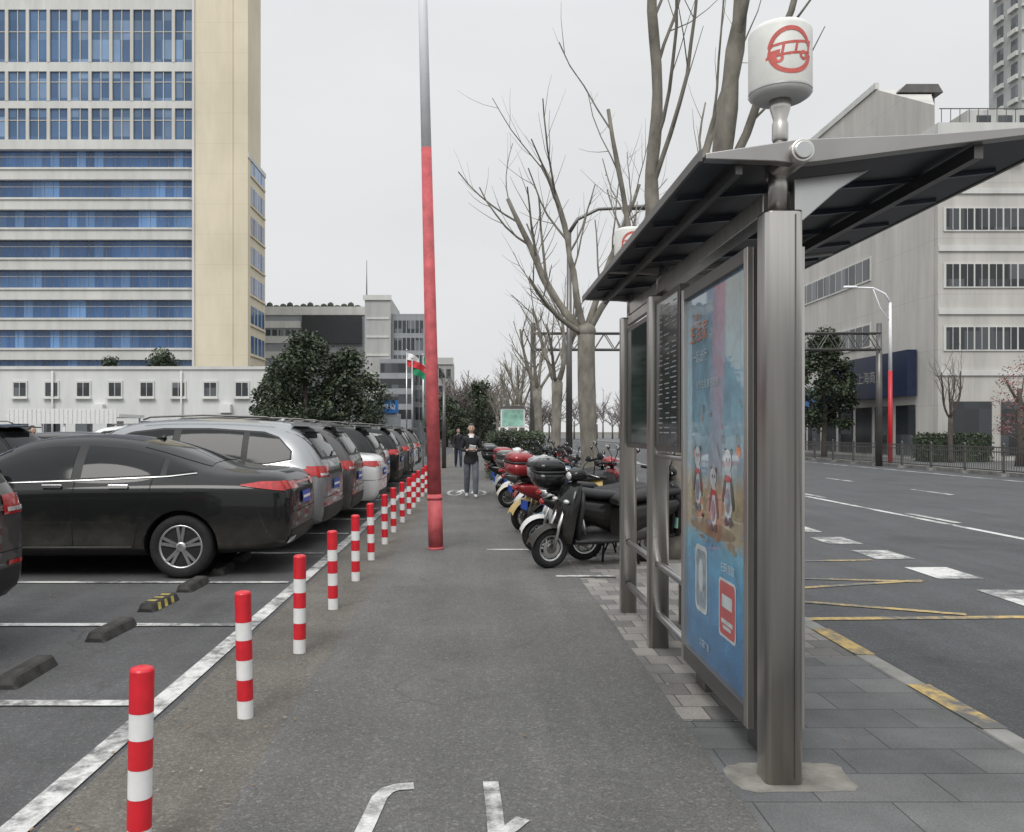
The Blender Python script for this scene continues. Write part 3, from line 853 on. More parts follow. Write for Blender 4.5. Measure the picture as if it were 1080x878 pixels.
# ------------------------------------------------------------------ bus shelter
root = empty('bus_shelter', (1.4, 3.84, 0))
def sh_part(b, name, bevel=0):
    o = b.obj(name, bevel=bevel); o.parent = root; o.matrix_parent_inverse = Matrix.Translation((-1.4, -3.84, 0)); return o
def rrect(cx, cy, hx, hy, r_, n=4):
    pts = []
    for (sx, sy, a0) in ((1, 1, 0), (-1, 1, 90), (-1, -1, 180), (1, -1, 270)):
        for k in range(n+1):
            a = radians(a0+90*k/n)
            pts.append((cx+sx*(hx-r_)+r_*cos(a), cy+sy*(hy-r_)+r_*sin(a)))
    return pts
b = MB()
def post(cx, cy, hx, hy, z1, mat='steel'):
    pts = rrect(cx, cy, hx, hy, .03, 6)
    b.rings([[(x, y, z) for x, y in pts] for z in (0, z1-.01, z1)], mat, True, True)
post(1.405, 3.84, .085, .075, 2.60)
post(1.365, 6.2, .075, .06, 2.60)
post(1.365, 7.4, .07, .06, 2.60)
for yy in (3.84, 6.2, 7.4):
    b.tube([(1.4, yy, 2.6), (1.4, yy, 2.9)], .045, 16, 'steel')
b.box(1.448, 1.454, 3.763, 3.766, .02, 2.58, 'steel_dark')
sh_part(b, 'posts')
b = MB()
b.tube([(1.405, 3.56, 2.80), (1.405, 3.9, 2.80)], .05, 20, 'steel'); b.tube([(1.405, 3.55, 2.80), (1.405, 3.56, 2.80)], .038, 20, 'steel_trim')
MAT['steel_edge'] = M('canopy_edge_steel', (.36, .35, .34), .38, 1, .15, 2)
def endbeam(y0, y1):
    pr = [(1.0, 2.80), (1.4, 2.86), (2.0, 2.885), (2.66, 2.935), (2.66, 2.91), (2.0, 2.83), (1.5, 2.765), (1.4, 2.755), (1.3, 2.765), (1.0, 2.775)]
    b.prism(pr, y0, y1, 'steel_edge', 'y')
endbeam(3.60, 3.66); endbeam(7.45, 7.50); endbeam(6.17, 6.23)
b.box(1.36, 1.45, 3.93, 7.3, 2.62, 2.72, 'steel')
b.prism([(1.46, 2.75), (1.80, 2.79), (1.66, 2.70), (1.50, 2.56), (1.46, 2.56)], 3.80, 3.86, 'steel_trim', 'y')
b.prism([(1.46, 2.75), (1.80, 2.79), (1.66, 2.70), (1.50, 2.56), (1.46, 2.56)], 6.25, 6.29, 'steel_trim', 'y')
sh_part(b, 'canopy_frame', .004)
b = MB()
top = [(.985, 2.80), (1.4, 2.872), (2.0, 2.897), (2.68, 2.95)]
bot = [(2.68, 2.925), (2.0, 2.855), (1.4, 2.82), (.985, 2.775)]
b.prism(top+bot, 3.665, 7.445, 'roof_dark', 'y')
for yy in [3.66+.54*k for k in range(1, 7)]:
    b.prism([(1.02, 2.772), (1.4, 2.817), (2.0, 2.852), (2.62, 2.918), (2.62, 2.90), (2.0, 2.83), (1.4, 2.79), (1.02, 2.755)], yy-.012, yy+.012, 'roof_panel', 'y')
b.box(.97, .985, 3.60, 7.5, 2.765, 2.81, 'steel_dark')
b.box(2.68, 2.70, 3.60, 7.5, 2.92, 2.955, 'steel_dark')
b.box(1.15, 1.18, 3.67, 7.44, 2.73, 2.775, 'steel_dark'); b.box(2.2, 2.24, 3.67, 7.44, 2.80, 2.86, 'steel_dark')
sh_part(b, 'canopy')
MAT['frame'] = M('advert_frame', (.15, .148, .145), .35, .7, .15, 2)
b = MB()
AX0, AX1, AY0, AY1, AZ0, AZ1 = 1.33, 1.61, 4.06, 5.36, .15, 2.5
b.box(AX0+.03, AX1-.03, AY0+.01, AY1-.01, AZ0+.01, AZ1-.01, 'frame')
for x0, x1 in ((AX0, AX0+.03), (AX1-.03, AX1)):
    b.box(x0, x1, AY0, AY0+.06, AZ0, AZ1, 'steel'); b.box(x0, x1, AY1-.06, AY1, AZ0, AZ1, 'steel')
    b.box(x0, x1, AY0+.06, AY1-.06, AZ1-.07, AZ1, 'frame'); b.box(x0, x1, AY0+.06, AY1-.06, AZ0, AZ0+.1, 'frame')
b.box(AX0+.05, AX1-.05, AY0+.006, AY0+.011, AZ0+.05, AZ1-.05, 'steel_dark')
b.box(AX0+.08, AX1-.08, 5.1, 5.3, 0, .149, 'steel_dark'); b.box(AX0+.08, AX1-.08, 4.12, 4.3, 0, .149, 'steel_dark')
sh_part(b, 'advert_box', .004)
m, nt, bs = new_mat('poster_print')
tc = nt.nodes.new('ShaderNodeTexCoord'); sp = nt.nodes.new('ShaderNodeSeparateXYZ'); nt.links.new(tc.outputs['Object'], sp.inputs[0])
nz = noise(nt, 2.5, 4)
ma = nt.nodes.new('ShaderNodeMath'); ma.operation = 'MULTIPLY_ADD'; ma.inputs[1].default_value = .16; nt.links.new(nz, ma.inputs[0]); nt.links.new(sp.outputs[2], ma.inputs[2])
mr = nt.nodes.new('ShaderNodeMapRange'); mr.inputs[1].default_value = .3; mr.inputs[2].default_value = 2.6; nt.links.new(ma.outputs[0], mr.inputs[0])
c = ramp(nt, mr.outputs[0], [(0, (.015, .12, .28)), (.14, (.02, .20, .42)), (.27, (.04, .28, .48)), (.325, (.10, .34, .48)), (.35, (.34, .29, .19)), (.45, (.40, .34, .22)), (.50, (.28, .40, .44)), (.65, (.24, .44, .56)), (1, (.13, .30, .43))])
c = mixc(nt, .7, c, ramp(nt, noise(nt, 7, 7, .7, dist=.5), [(.35, .6), (.65, 1.3)]), 'MULTIPLY')
nt.links.new(c, bs.inputs['Base Color']); bs.inputs['Roughness'].default_value = .25; bs.inputs['Coat Weight'].default_value = 1; bs.inputs['Coat Roughness'].default_value = .015
MAT['poster'] = m
MAT['p_red'] = M('poster_red', (.50, .05, .05), .3, coat=.8); MAT['p_orange'] = M('poster_orange', (.65, .20, .07), .3, coat=.8)
MAT['p_white'] = M('poster_white', (.52, .58, .60), .3, coat=.8, var=.25, vscale=12); MAT['p_dark'] = M('poster_dark', (.06, .08, .09), .3, coat=.8)
MAT['p_grey'] = M('poster_grey', (.20, .27, .31), .3, coat=.8, var=.5, vscale=16); MAT['p_sand'] = M('poster_brown', (.22, .16, .09), .3, coat=.8, var=.4, vscale=14)
b = MB()
px = AX0+.027
PY0, PY1, PZ0, PZ1 = AY0+.06, AY1-.06, AZ0+.1, AZ1-.07
b.quad([(px, PY0, PZ0), (px, PY1, PZ0), (px, PY1, PZ1), (px, PY0, PZ1)], 'poster')
px2 = AX1-.027
b.quad([(px2, PY0, PZ0), (px2, PY1, PZ0), (px2, PY1, PZ1), (px2, PY0, PZ1)], 'poster')
def pell(cy, cz, ry, rz, mat, k, n=20, rot=0):
    b.quad([(px-.0008*k, cy+ry*cos(2*pi*i/n)*cos(rot)-rz*sin(2*pi*i/n)*sin(rot), cz+ry*cos(2*pi*i/n)*sin(rot)+rz*sin(2*pi*i/n)*cos(rot)) for i in range(n)], mat)
def prr(cy, cz, hy, hz, mat, k, rr=.03):
    b.quad([(px-.0008*k, u, v) for u, v in rrect(cy, cz, hy, hz, rr)], mat)
pell(4.78, 1.04, .45, .045, 'p_sand', 1)
rp = random.Random(5)
for (cy, cz, s) in ((5.05, 1.28, .8), (4.45, 1.26, .85), (4.72, 1.18, .75)):
    pell(cy, cz, .085*s, .17*s, 'p_white', 2); pell(cy+.01, cz+.21*s, .08*s, .075*s, 'p_white', 3)
    for e in (-1, 1): pell(cy+e*.06*s, cz+.27*s, .022*s, .022*s, 'p_dark', 2)
    pell(cy+.03*s, cz+.22*s, .012*s, .014*s, 'p_dark', 4); pell(cy-.03*s, cz+.22*s, .012*s, .014*s, 'p_dark', 4)
    pell(cy+.08*s, cz+.03, .028*s, .10*s, 'p_dark', 3, rot=.4); pell(cy-.08*s, cz, .028*s, .10*s, 'p_dark', 3, rot=-.3)
    pell(cy+.01*s, cz-.04*s, .05*s, .08*s, 'p_grey', 4); pell(cy, cz+.1*s, .07*s, .02*s, 'p_red', 5)
    for e in (-1, 1): pell(cy+e*.04*s, cz-.17*s, .035*s, .03*s, 'p_dark', 4)
for i in range(16):
    pell(rp.uniform(4.2, 5.2), rp.uniform(.95, 1.12), rp.uniform(.02, .06), rp.uniform(.008, .02), 'p_sand' if i % 2 else 'p_grey', 1.5)
for i in range(12):
    pell(rp.uniform(4.2, 5.2), rp.uniform(1.45, 1.75), rp.uniform(.02, .05), rp.uniform(.004, .03), 'p_grey' if i % 3 else 'p_orange', 1.5, rot=rp.uniform(0, 2))
prr(4.98, .72, .13, .20, 'p_white', 2, .05); prr(4.98, .72, .105, .17, 'p_grey', 3, .04); pell(4.98, .74, .05, .1, 'p_white', 4)
prr(4.47, .64, .15, .16, 'p_white', 2, .03); prr(4.47, .64, .135, .145, 'p_red', 3, .03); prr(4.47, .68, .09, .035, 'p_white', 4, .01); prr(4.47, .57, .1, .012, 'p_white', 4, .005); prr(4.47, .54, .07, .010, 'p_white', 4, .005)
sh_part(b, 'poster')
def text(body, size, loc, rot):
    cu = bpy.data.curves.new('t', 'FONT'); cu.body = body; cu.size = size; cu.align_x = 'CENTER'
    o = bpy.data.objects.new('t', cu); COL.objects.link(o)
    me = bake(o); kill(o)
    return me, Matrix.Translation(loc) @ rot
RT = Matrix(((0, 0, -1, 0), (-1, 0, 0, 0), (0, 1, 0, 0), (0, 0, 0, 1)))
b = MB()
for body, sz, mt, yy, zz in (('生活家', .13, 'p_orange', 5.03, 2.15), ('一起出行', .08, 'p_white', 5.0, 2.02), ('绿色生活 美好城市', .055, 'p_white', 4.85, 1.86), ('NEW', .06, 'p_orange', 5.05, 2.27), ('扫码领取', .06, 'p_white', 4.45, .84), ('公益广告', .05, 'p_white', 4.9, .33)):
    me, T = text(body, sz, (px-.006, yy, zz), RT)
    b.mesh_in(me, [MAT[mt]], T)
sh_part(b, 'poster_lettering')
MAT['board'] = M('info_board', (.035, .04, .045), .15, 0, .3, 2, coat=.6)
MAT['panel_glass'] = M('shelter_glass', (.03, .045, .042), .06, 0, .3, 1.5, spec=.5)
MAT['p_dim'] = M('board_print', (.32, .34, .35), .5)
b = MB()
b.box(1.335, 1.40, 5.42, 6.12, 1.46, 2.56, 'steel_dark'); b.box(1.331, 1.335, 5.46, 6.08, 1.50, 2.52, 'board')
for i in range(27):
    zz = 2.47-.034*i
    for j in range(3):
        y0 = 5.49+.2*j; L = r.uniform(.06, .17)
        if r.random() < .85: b.quad([(1.329, y0, zz), (1.329, y0+L, zz), (1.329, y0+L, zz+.008), (1.329, y0, zz+.008)], 'p_dim')
b.box(1.345, 1.385, 6.28, 7.32, 1.46, 2.5, 'steel_dark'); b.box(1.341, 1.345, 6.33, 7.27, 1.5, 2.46, 'panel_glass')
b.box(1.345, 1.385, 6.28, 7.32, 2.53, 2.6, 'steel')
sh_part(b, 'information_board', .002)
b = MB()
for zz in (.25, .62): b.tube([(1.36, 5.36, zz), (1.36, 7.34, zz)], .028, 14, 'steel_trim')
b.tube([(1.36, 5.36, 1.42), (1.36, 6.14, 1.42)], .02, 12, 'steel_trim')
b.box(1.62, 1.95, 5.6, 7.2, .43, .46, 'steel')
for x_ in (1.7, 1.83):
    for y_ in (5.8, 6.9): b.box(x_, x_+.04, y_, y_+.04, 0, .43, 'steel_dark')
sh_part(b, 'rails_and_bench', .003)
MAT['drum'] = M('drum_plastic', (.70, .70, .665), .45, var=.12, vscale=6)
MAT['logo'] = M('logo_red', (.55, .11, .09), .5, var=.2, vscale=30)
def drum(cx, cy, z0):
    b = MB(); T = Matrix.Translation((cx, cy, z0)); R = .14
    b.tube([(cx, cy, 2.84), (cx, cy, z0)], .026, 14, 'steel'); b.lathe([(.026, -.20), (.036, -.18), (.036, -.11), (.03, -.09), (.045, -.04), (.05, 0)], 18, 'steel', T)
    b.lathe([(.07, -.0), (R-.025, .006), (R-.004, .02), (R, .04), (R, .30), (R-.006, .318), (R-.02, .328), (R*.5, .335), (.01, .337)], 40, 'drum', T)
    b.lathe([(R+.002, .030), (R+.002, .037)], 40, 'steel_trim', T, False)
    Rr = R+.0015
    def cp(u, v, face):
        a = -pi/2+face+u/Rr
        return (cx+Rr*cos(a), cy+Rr*sin(a), z0+.175+v)
    for face in (0, pi):
        for (a0, a1) in ((15, 172), (195, 352)):
            g = []
            for i in range(25):
                t = radians(a0+(a1-a0)*i/24); g.append([cp(rr*cos(t), rr*sin(t), face) for rr in (.086, .106)])
            b.grid(g, 'logo')
        def rect(u0, u1, v0, v1, sl=.18):
            g = []
            for i in range(7):
                u = u0+(u1-u0)*i/6; g.append([cp(u+sl*v, v+.12*u, face) for v in (v0, v1)])
            b.grid(g, 'logo')
        rect(-.1, .1, .028, .040); rect(-.11, .1, -.022, -.010)
        for u in (-.105, -.045, .015, .085): rect(u, u+.012, -.02, .04)
        rect(-.1, -.05, -.02, .01)
        for cu_ in (-.055, .06):
            g = []
            for i in range(13):
                t = 2*pi*i/12; g.append([cp(cu_+rr*cos(t), -.028+rr*sin(t)+.12*cu_, face) for rr in (.009, .022)])
            b.grid(g, 'logo')
    return b
sh_part(drum(1.408, 3.84, 3.12), 'drum_sign')
sh_part(drum(1.385, 7.4, 3.06), 'drum_sign_far')

# ------------------------------------------------------------------ bare trees
def grow(b, p, d, length, rad, lvl, rng, mat, maxl, up=.10, dens=1.0):
    n = max(3, int(length/.32)); pts = [Vector(p)]; rads = [rad]; d = Vector(d).normalized()
    endf = .5 if lvl < maxl else .3
    for i in range(n):
        d = (d+Vector((rng.uniform(-1, 1), rng.uniform(-1, 1), rng.uniform(-.6, 1)))*.13+Vector((0, 0, up))).normalized()
        pts.append(pts[-1]+d*(length/n)); rads.append(rad*(1-(1-endf)*(i+1)/n))
    if lvl == 1:
        for i in range(1, len(rads)-1): rads[i] *= rng.uniform(.88, 1.16)
    b.tube(pts, rads, {0: 14, 1: 9, 2: 6, 3: 4}.get(lvl, 3), mat, lvl < 2)
    if lvl < maxl:
        k = {1: 7, 2: 5, 3: 3}[lvl] if lvl > 0 else 0
        k = int(k*dens+.5)
        for c in range(k):
            t = .30+.70*(c+rng.random()*.7)/k if lvl == 1 else .2+.78*(c+rng.random()*.7)/k
            i = min(n-1, int(t*n)); q = pts[i].lerp(pts[i+1], t*n-i)
            dd = (pts[i+1]-pts[i]).normalized()
            ax = dd.orthogonal().normalized(); ax.rotate(Quaternion(dd, rng.uniform(0, 2*pi)))
            nd = dd.copy(); nd.rotate(Quaternion(ax, radians(rng.uniform(22, 50))))
            grow(b, q, nd, length*rng.uniform(.36, .6), max(.005, rads[i]*rng.uniform(.30, .46)), lvl+1, rng, mat, maxl, up*1.25, dens)
def plane_tree(seed, trunk_h, tr, limbs, maxl=3, dens=1.0, mat='bark'):
    rng = random.Random(seed); b = MB(); pts = []; rr = []
    for i in range(9):
        t = i/8; pts.append(Vector((.06*sin(3*t+seed), .05*sin(2.1*t+seed), trunk_h*t))); rr.append(tr*(1.25-.35*min(1, t*4))*(1+.06*sin(9*t+seed))*(1+.36*max(0, t-.75)))
    b.tube(pts, rr, 16, mat)
    b.ell(tuple(pts[-1]), (tr*1.02, tr*1.02, tr*.9), mat, 14, 8)
    for (dx, dy, dz, L, f) in limbs:
        grow(b, pts[-1]-Vector((0, 0, .1)), (dx, dy, dz), L, tr*f, 1, rng, mat, maxl, .07, dens)
    return b.data('plane_tree')
t1 = plane_tree(1, 3.1, .20, [(.06, -.05, 1, 4.6, .5), (.26, .1, 1, 3.8, .36), (.50, -.1, 1, 5.0, .74), (-.5, .1, .9, 2.8, .24)], 3, .5)
obj_from(t1, 'plane_tree', (2.46, 10.6, 0), 0)
t2 = plane_tree(2, 3.7, .20, [(-.75, .1, .75, 3.6, .44), (-.32, -.2, 1, 3.8, .40), (.12, .1, 1, 3.4, .38), (.5, .1, .8, 3.0, .38), (-.8, -.3, .3, 1.8, .32)], 3, .85)
obj_from(t2, 'plane_tree', (2.42, 17.6, 0), 0)
t3 = plane_tree(5, 3.3, .18, [(-.5, .2, .9, 2.8, .46), (.2, -.3, 1, 2.8, .46), (.5, .3, .9, 2.7, .46), (-.3, -.5, .9, 2.2, .36)], 3, .8)
k = 0
for y in (25, 33, 41.5, 50, 58.5, 67, 76, 86):
    obj_from(t3, 'plane_tree', (2.45+.1*sin(y), y, 0), k*1.9, .92+.07*sin(k*2.2)); k += 1
t4 = plane_tree(9, 2.4, .13, [(-.5, .2, .9, 2.6, .5), (.4, -.3, 1, 2.6, .5), (.5, .4, .9, 2.4, .5), (-.2, -.6, .9, 2.4, .45)], 3, 1.0, 'bark_dark')
for (x, y, s, rz) in ((24.0, 42, .95, 0), (22.6, 62, 1.1, 1), (23.5, 75, 1.2, 2), (22.8, 90, 1.3, 3), (22.4, 105, 1.4, .5)):
    obj_from(t4, 'bare_tree', (x, y, 0), rz, s)
b = MB(); rng = random.Random(40)
for i in range(60):
    if i < 34: x = rng.uniform(-4.5, 9); y = rng.uniform(92, 135); h = rng.uniform(6.5, 9.5)
    else: x = rng.uniform(8, 40); y = rng.uniform(165, 185); h = rng.uniform(8, 11)
    if 2.8 < x < 20.5 and y < 150: x = rng.uniform(-4.5, 2)
    b.tube([(x, y, 0), (x, y, h*.35)], [.2, .15], 5, 'twig_far')
    for j in range(16):
        a = rng.uniform(0, 6.28); e = rng.uniform(.3, 1.2); L = h*rng.uniform(.3, .6)
        p0 = Vector((x, y, h*rng.uniform(.25, .55)))
        p1 = p0+Vector((cos(a)*cos(e), sin(a)*cos(e), sin(e)))*L
        b.tube([p0, p0.lerp(p1, .5)+Vector((0, 0, .2)), p1], [.08, .05, .03], 3, 'twig_far', False)
        for q in range(9):
            s0 = p0.lerp(p1, rng.uniform(.2, 1)); s1 = s0+Vector((rng.uniform(-1, 1), rng.uniform(-1, 1), rng.uniform(.2, 1.4)))*rng.uniform(.4, 1.0)
            b.tube([s0, s1], [.03, .015], 3, 'twig_far', False)
b.obj('distant_trees', fixn=False)

# ------------------------------------------------------------------ foliage
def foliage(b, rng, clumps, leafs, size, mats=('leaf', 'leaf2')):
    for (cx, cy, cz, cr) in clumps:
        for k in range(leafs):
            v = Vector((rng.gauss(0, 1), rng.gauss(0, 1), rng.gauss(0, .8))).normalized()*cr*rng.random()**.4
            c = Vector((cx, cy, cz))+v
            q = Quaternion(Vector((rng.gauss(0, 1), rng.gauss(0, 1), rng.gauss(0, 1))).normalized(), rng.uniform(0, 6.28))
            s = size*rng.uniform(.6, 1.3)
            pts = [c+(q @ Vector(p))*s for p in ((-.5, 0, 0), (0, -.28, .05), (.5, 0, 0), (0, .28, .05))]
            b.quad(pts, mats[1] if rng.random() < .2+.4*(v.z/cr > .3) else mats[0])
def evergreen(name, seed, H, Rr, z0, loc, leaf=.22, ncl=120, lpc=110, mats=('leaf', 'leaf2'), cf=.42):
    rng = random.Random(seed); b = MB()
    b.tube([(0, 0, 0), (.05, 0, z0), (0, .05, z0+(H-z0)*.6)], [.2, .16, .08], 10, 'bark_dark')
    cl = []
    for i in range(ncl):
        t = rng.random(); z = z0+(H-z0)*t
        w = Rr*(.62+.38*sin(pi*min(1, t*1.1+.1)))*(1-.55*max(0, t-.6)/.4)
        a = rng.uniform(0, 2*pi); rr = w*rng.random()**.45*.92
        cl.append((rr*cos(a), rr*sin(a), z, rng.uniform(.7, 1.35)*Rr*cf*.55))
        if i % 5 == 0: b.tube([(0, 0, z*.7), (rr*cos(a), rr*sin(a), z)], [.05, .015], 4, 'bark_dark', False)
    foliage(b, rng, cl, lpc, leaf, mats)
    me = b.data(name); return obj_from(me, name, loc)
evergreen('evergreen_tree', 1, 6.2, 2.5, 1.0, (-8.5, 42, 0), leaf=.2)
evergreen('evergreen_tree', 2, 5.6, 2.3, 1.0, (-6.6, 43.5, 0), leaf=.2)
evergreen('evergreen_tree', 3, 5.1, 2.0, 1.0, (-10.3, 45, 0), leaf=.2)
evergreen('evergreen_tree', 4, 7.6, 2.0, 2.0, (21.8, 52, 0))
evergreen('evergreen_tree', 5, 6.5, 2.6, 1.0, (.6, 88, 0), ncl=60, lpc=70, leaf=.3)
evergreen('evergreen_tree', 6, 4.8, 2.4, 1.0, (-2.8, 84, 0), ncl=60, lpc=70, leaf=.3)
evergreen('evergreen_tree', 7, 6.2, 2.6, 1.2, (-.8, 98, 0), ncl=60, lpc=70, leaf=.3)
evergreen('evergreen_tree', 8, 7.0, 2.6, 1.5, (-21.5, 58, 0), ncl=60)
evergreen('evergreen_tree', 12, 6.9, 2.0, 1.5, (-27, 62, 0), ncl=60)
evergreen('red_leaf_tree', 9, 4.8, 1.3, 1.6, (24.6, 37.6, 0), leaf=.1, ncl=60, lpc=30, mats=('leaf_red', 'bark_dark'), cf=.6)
def hedge(name, x0, x1, y0, y1, z0, z1, seed, leaf=.08, den=700):
    rng = random.Random(seed); b = MB()
    b.box(x0+.12, x1-.12, y0+.12, y1-.12, 0, z1-.12, 'leaf')
    n = int(den*((x1-x0)+(y1-y0))*(z1))
    for i in range(n):
        f = rng.random()
        c = Vector((rng.uniform(x0, x1), rng.uniform(y0, y1), z1+rng.gauss(0, .05))) if f < .4 else (Vector((rng.uniform(x0, x1), y0+rng.gauss(0.05, .06), rng.uniform(0, z1))) if f < .7 else Vector((rng.choice((x0, x1))+rng.gauss(0, .06), rng.uniform(y0, y1), rng.uniform(0, z1))))
        q = Quaternion(Vector((rng.gauss(0, 1), rng.gauss(0, 1), rng.gauss(0, 1))).normalized(), rng.uniform(0, 6.28)); s = leaf*rng.uniform(.6, 1.5)
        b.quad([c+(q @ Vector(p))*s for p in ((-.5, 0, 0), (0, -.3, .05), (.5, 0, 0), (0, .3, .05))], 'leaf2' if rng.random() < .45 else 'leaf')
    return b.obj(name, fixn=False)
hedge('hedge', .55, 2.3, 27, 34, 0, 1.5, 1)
hedge('shrubs', 23.2, 26.5, 42.6, 44.2, 0, 1.4, 2, .12, 400)

# ------------------------------------------------------------------ buildings
MAT['beige'] = wallmat('beige_cladding', (.70, .63, .48), .08, 0, 3.25, .88)
MAT['slab'] = wallmat('white_slab', (.62, .62, .595), .15)
MAT['pier'] = wallmat('pier', (.58, .56, .51), .12)
MAT['blue_glass'] = glassmat('blue_glass', (.045, .11, .25), (.09, .18, .34), (.96, 50, 3.25))
MAT['blue_glass2'] = glassmat('blue_glass_upper', (.075, .15, .28), (.15, .23, .35), (1.13, 50, 2.1))
MAT['white_wall'] = wallmat('white_render', (.68, .69, .68), .15)
MAT['win_dark'] = glassmat('window_dark', (.03, .035, .04), (.10, .11, .12), (.8, .8, 1.4))
MAT['conc'] = wallmat('grey_concrete', (.54, .525, .49), .2, 3.0, 3.0, .88)
MAT['conc2'] = wallmat('pale_concrete', (.46, .46, .45), .2, 2.5, 2.5, .86)
MAT['grey_clad'] = wallmat('grey_cladding', (.32, .34, .36), .15, 2.0, 1.2, .8)
MAT['screen'] = M('screen', (.02, .022, .026), .4, var=.2)
MAT['navy'] = M('navy_fascia', (.012, .02, .055), .4, var=.2)
MAT['shop_blue'] = M('shop_blue', (.02, .13, .38), .4, var=.1)
def child(rt, b, name):
    o = b.obj(name, fixn=True); o.parent = rt; return o
rt = empty('office_tower')
b = MB(); g = MB(); rng = random.Random(2)
XL, XR = -80, -30.0
b.box(XL, XR, 91.2, 97, 0, 66, 'pier')
for k in range(-2, 7):
    z0 = 10.6+3.25*k
    b.prism([(XL, 90.2), (XR-.9, 90.2), (XR-.35, 90.35), (XR-.05, 90.8), (XR-.01, 91.21), (XL, 91.21)], z0-1.28, z0-.02, 'slab', 'z')
    b.prism([(XL, 90.05), (XR-.9, 90.05), (XR-.25, 90.25), (XR-.006, 90.7), (XR-.006, 91.0), (XL, 91.0)], z0-.22, z0-.0, 'slab', 'z')
    n = int((XR-.5-XL)/.96)
    for i in range(n):
        x0 = XR-.4-.96*(i+1); t1_, t2_ = rng.uniform(-.006, .006), rng.uniform(-.006, .006)
        g.quad([(x0+.03, 90.75+t1_, z0+.02), (x0+.93, 90.75-t1_, z0+.02), (x0+.93, 90.75-t1_+t2_, z0+1.95), (x0+.03, 90.75+t1_+t2_, z0+1.95)], 'blue_glass')
    b.box(XL, XR-.35, 90.82, 91.0, z0, z0+1.95, 'pier')
    b.box(XL, XR-.35, 90.70, 90.76, z0+1.28, z0+1.33, 'pier')
b.box(XL, XR-.01, 90.1, 91.21, 32.06, 33.1, 'slab')
rows = [(33.1, 36.6), (37.4, 40.6), (41.6, 47.3), (48.6, 51.6), (52.8, 55.8), (57, 60)]
zp = 33.1
for (z0, z1) in rows:
    if z0 > zp: b.box(XL, XR-.2, 90.42, 91.21, zp, z0, 'slab')
    zp = z1
    n = int((XR-XL)/2.26)
    for i in range(n):
        x1 = XR-.5-2.26*i
        b.box(x1, x1+.34, 90.38, 91.21, z0+.003, z1-.003, 'pier')
        b.box(x1-.98, x1-.90, 90.5, 91.0, z0+.003, z1-.003, 'pier')
        for j, (a, c) in enumerate(((x1-1.92, x1-.98), (x1-.90, x1))):
            t_ = rng.uniform(-.008, .008)
            g.quad([(a, 90.6+t_, z0), (c, 90.6-t_, z0), (c, 90.6-t_, z1), (a, 90.6+t_, z1)], 'blue_glass2')
        b.box(x1-1.92, x1, 90.54, 90.58, (z0+z1)/2+.45, (z0+z1)/2+.53, 'pier')
b.box(XL, XR-.2, 90.0, 97, 60, 62, 'slab')
child(rt, b, 'frame'); child(rt, g, 'windows')
b = MB(); g = MB()
b.box(-30, -24.3, 89.6, 97, 0, 31.2, 'beige'); b.box(-30, -24.3, 89.6, 95, 31.2, 68, 'beige')
b.box(-30.25, -29.999, 89.45, 90.0, 0, 68, 'slab')
b.box(-26.2, -25.9, 89.5, 89.6, 0, 68, 'beige')
b.box(-24.299, -24.2, 89.55, 97.05, 31.0, 31.5, 'slab')
for k in range(0, 9):
    z0 = 3.6+3.25*k
    b.box(-24.299, -24.15, 90.6, 96.7, z0-.35, z0-.15, 'beige')
    for y0 in (90.8, 93.9):
        g.quad([(-24.28, y0, z0), (-24.28, y0+2.7, z0), (-24.28, y0+2.7, z0+1.9), (-24.28, y0, z0+1.9)], 'blue_glass')
        b.box(-24.279, -24.22, y0+1.3, y0+1.38, z0, z0+1.9, 'pier')
child(rt, b, 'stair_tower'); child(rt, g, 'stair_windows')
rt = empty('white_low_building'); b = MB(); g = MB()
b.box(-62, -11.95, 50, 56, 0, 5.3, 'white_wall'); b.box(-62.1, -11.85, 49.9, 56.1, 5.3, 5.48, 'slab')
for i in range(26):
    x = -13.9-1.9*i
    b.box(x-.45, x+.45, 49.93, 49.998, 3.6, 4.62, 'slab')
    g.quad([(x-.36, 49.92, 3.7), (x+.36, 49.92, 3.7), (x+.36, 49.92, 4.5), (x-.36, 49.92, 4.5)], 'win_dark')
    b.box(x-.015, x+.015, 49.9, 49.918, 3.7, 4.5, 'slab')
    b.box(x-.5, x+.5, 49.8, 49.93, 3.52, 3.6, 'slab')
    g.quad([(x-.5, 49.99, .9), (x+.5, 49.99, .9), (x+.5, 49.99, 2.2), (x-.5, 49.99, 2.2)], 'win_dark')
    if i % 4 == 1: b.box(x+.6, x+1.3, 49.6, 49.99, 2.7, 3.2, 'white_paint')
for x in (-17.5, -25.2, -34): b.tube([(x, 49.85, 0), (x, 49.85, 5.2)], .06, 8, 'slab')
child(rt, b, 'walls'); child(rt, g, 'windows')
b = MB()
b.box(-21.9, -16.6, 39, 42, 2.25, 2.4, 'white_paint'); b.box(-21.8, -16.7, 38.95, 39.0, 1.95, 2.65, 'white_paint')
for x in (-21.7, -19.2, -16.8):
    for yy in (39.1, 41.9): b.tube([(x, yy, 0), (x, yy, 2.25)], .05, 8, 'white_paint')
for i in range(24): b.box(-21.7+.21*i, -21.68+.21*i, 38.93, 38.95, 1.98, 2.62, 'slab')
b.obj('bicycle_shed')
rt = empty('grey_commercial_building'); b = MB(); g = MB()
b.box(-30, -14.4, 110, 124, 0, 17.6, 'grey_clad'); b.box(-30, -14.3, 109.8, 110, 16.9, 18.0, 'slab')
b.box(-22.6, -14.8, 109.5, 109.8, 13.1, 16.8, 'screen')
for k in range(4): b.box(-30, -22.8, 109.85, 109.99, 9.2+k*2.0, 10.1+k*2.0, 'slab')
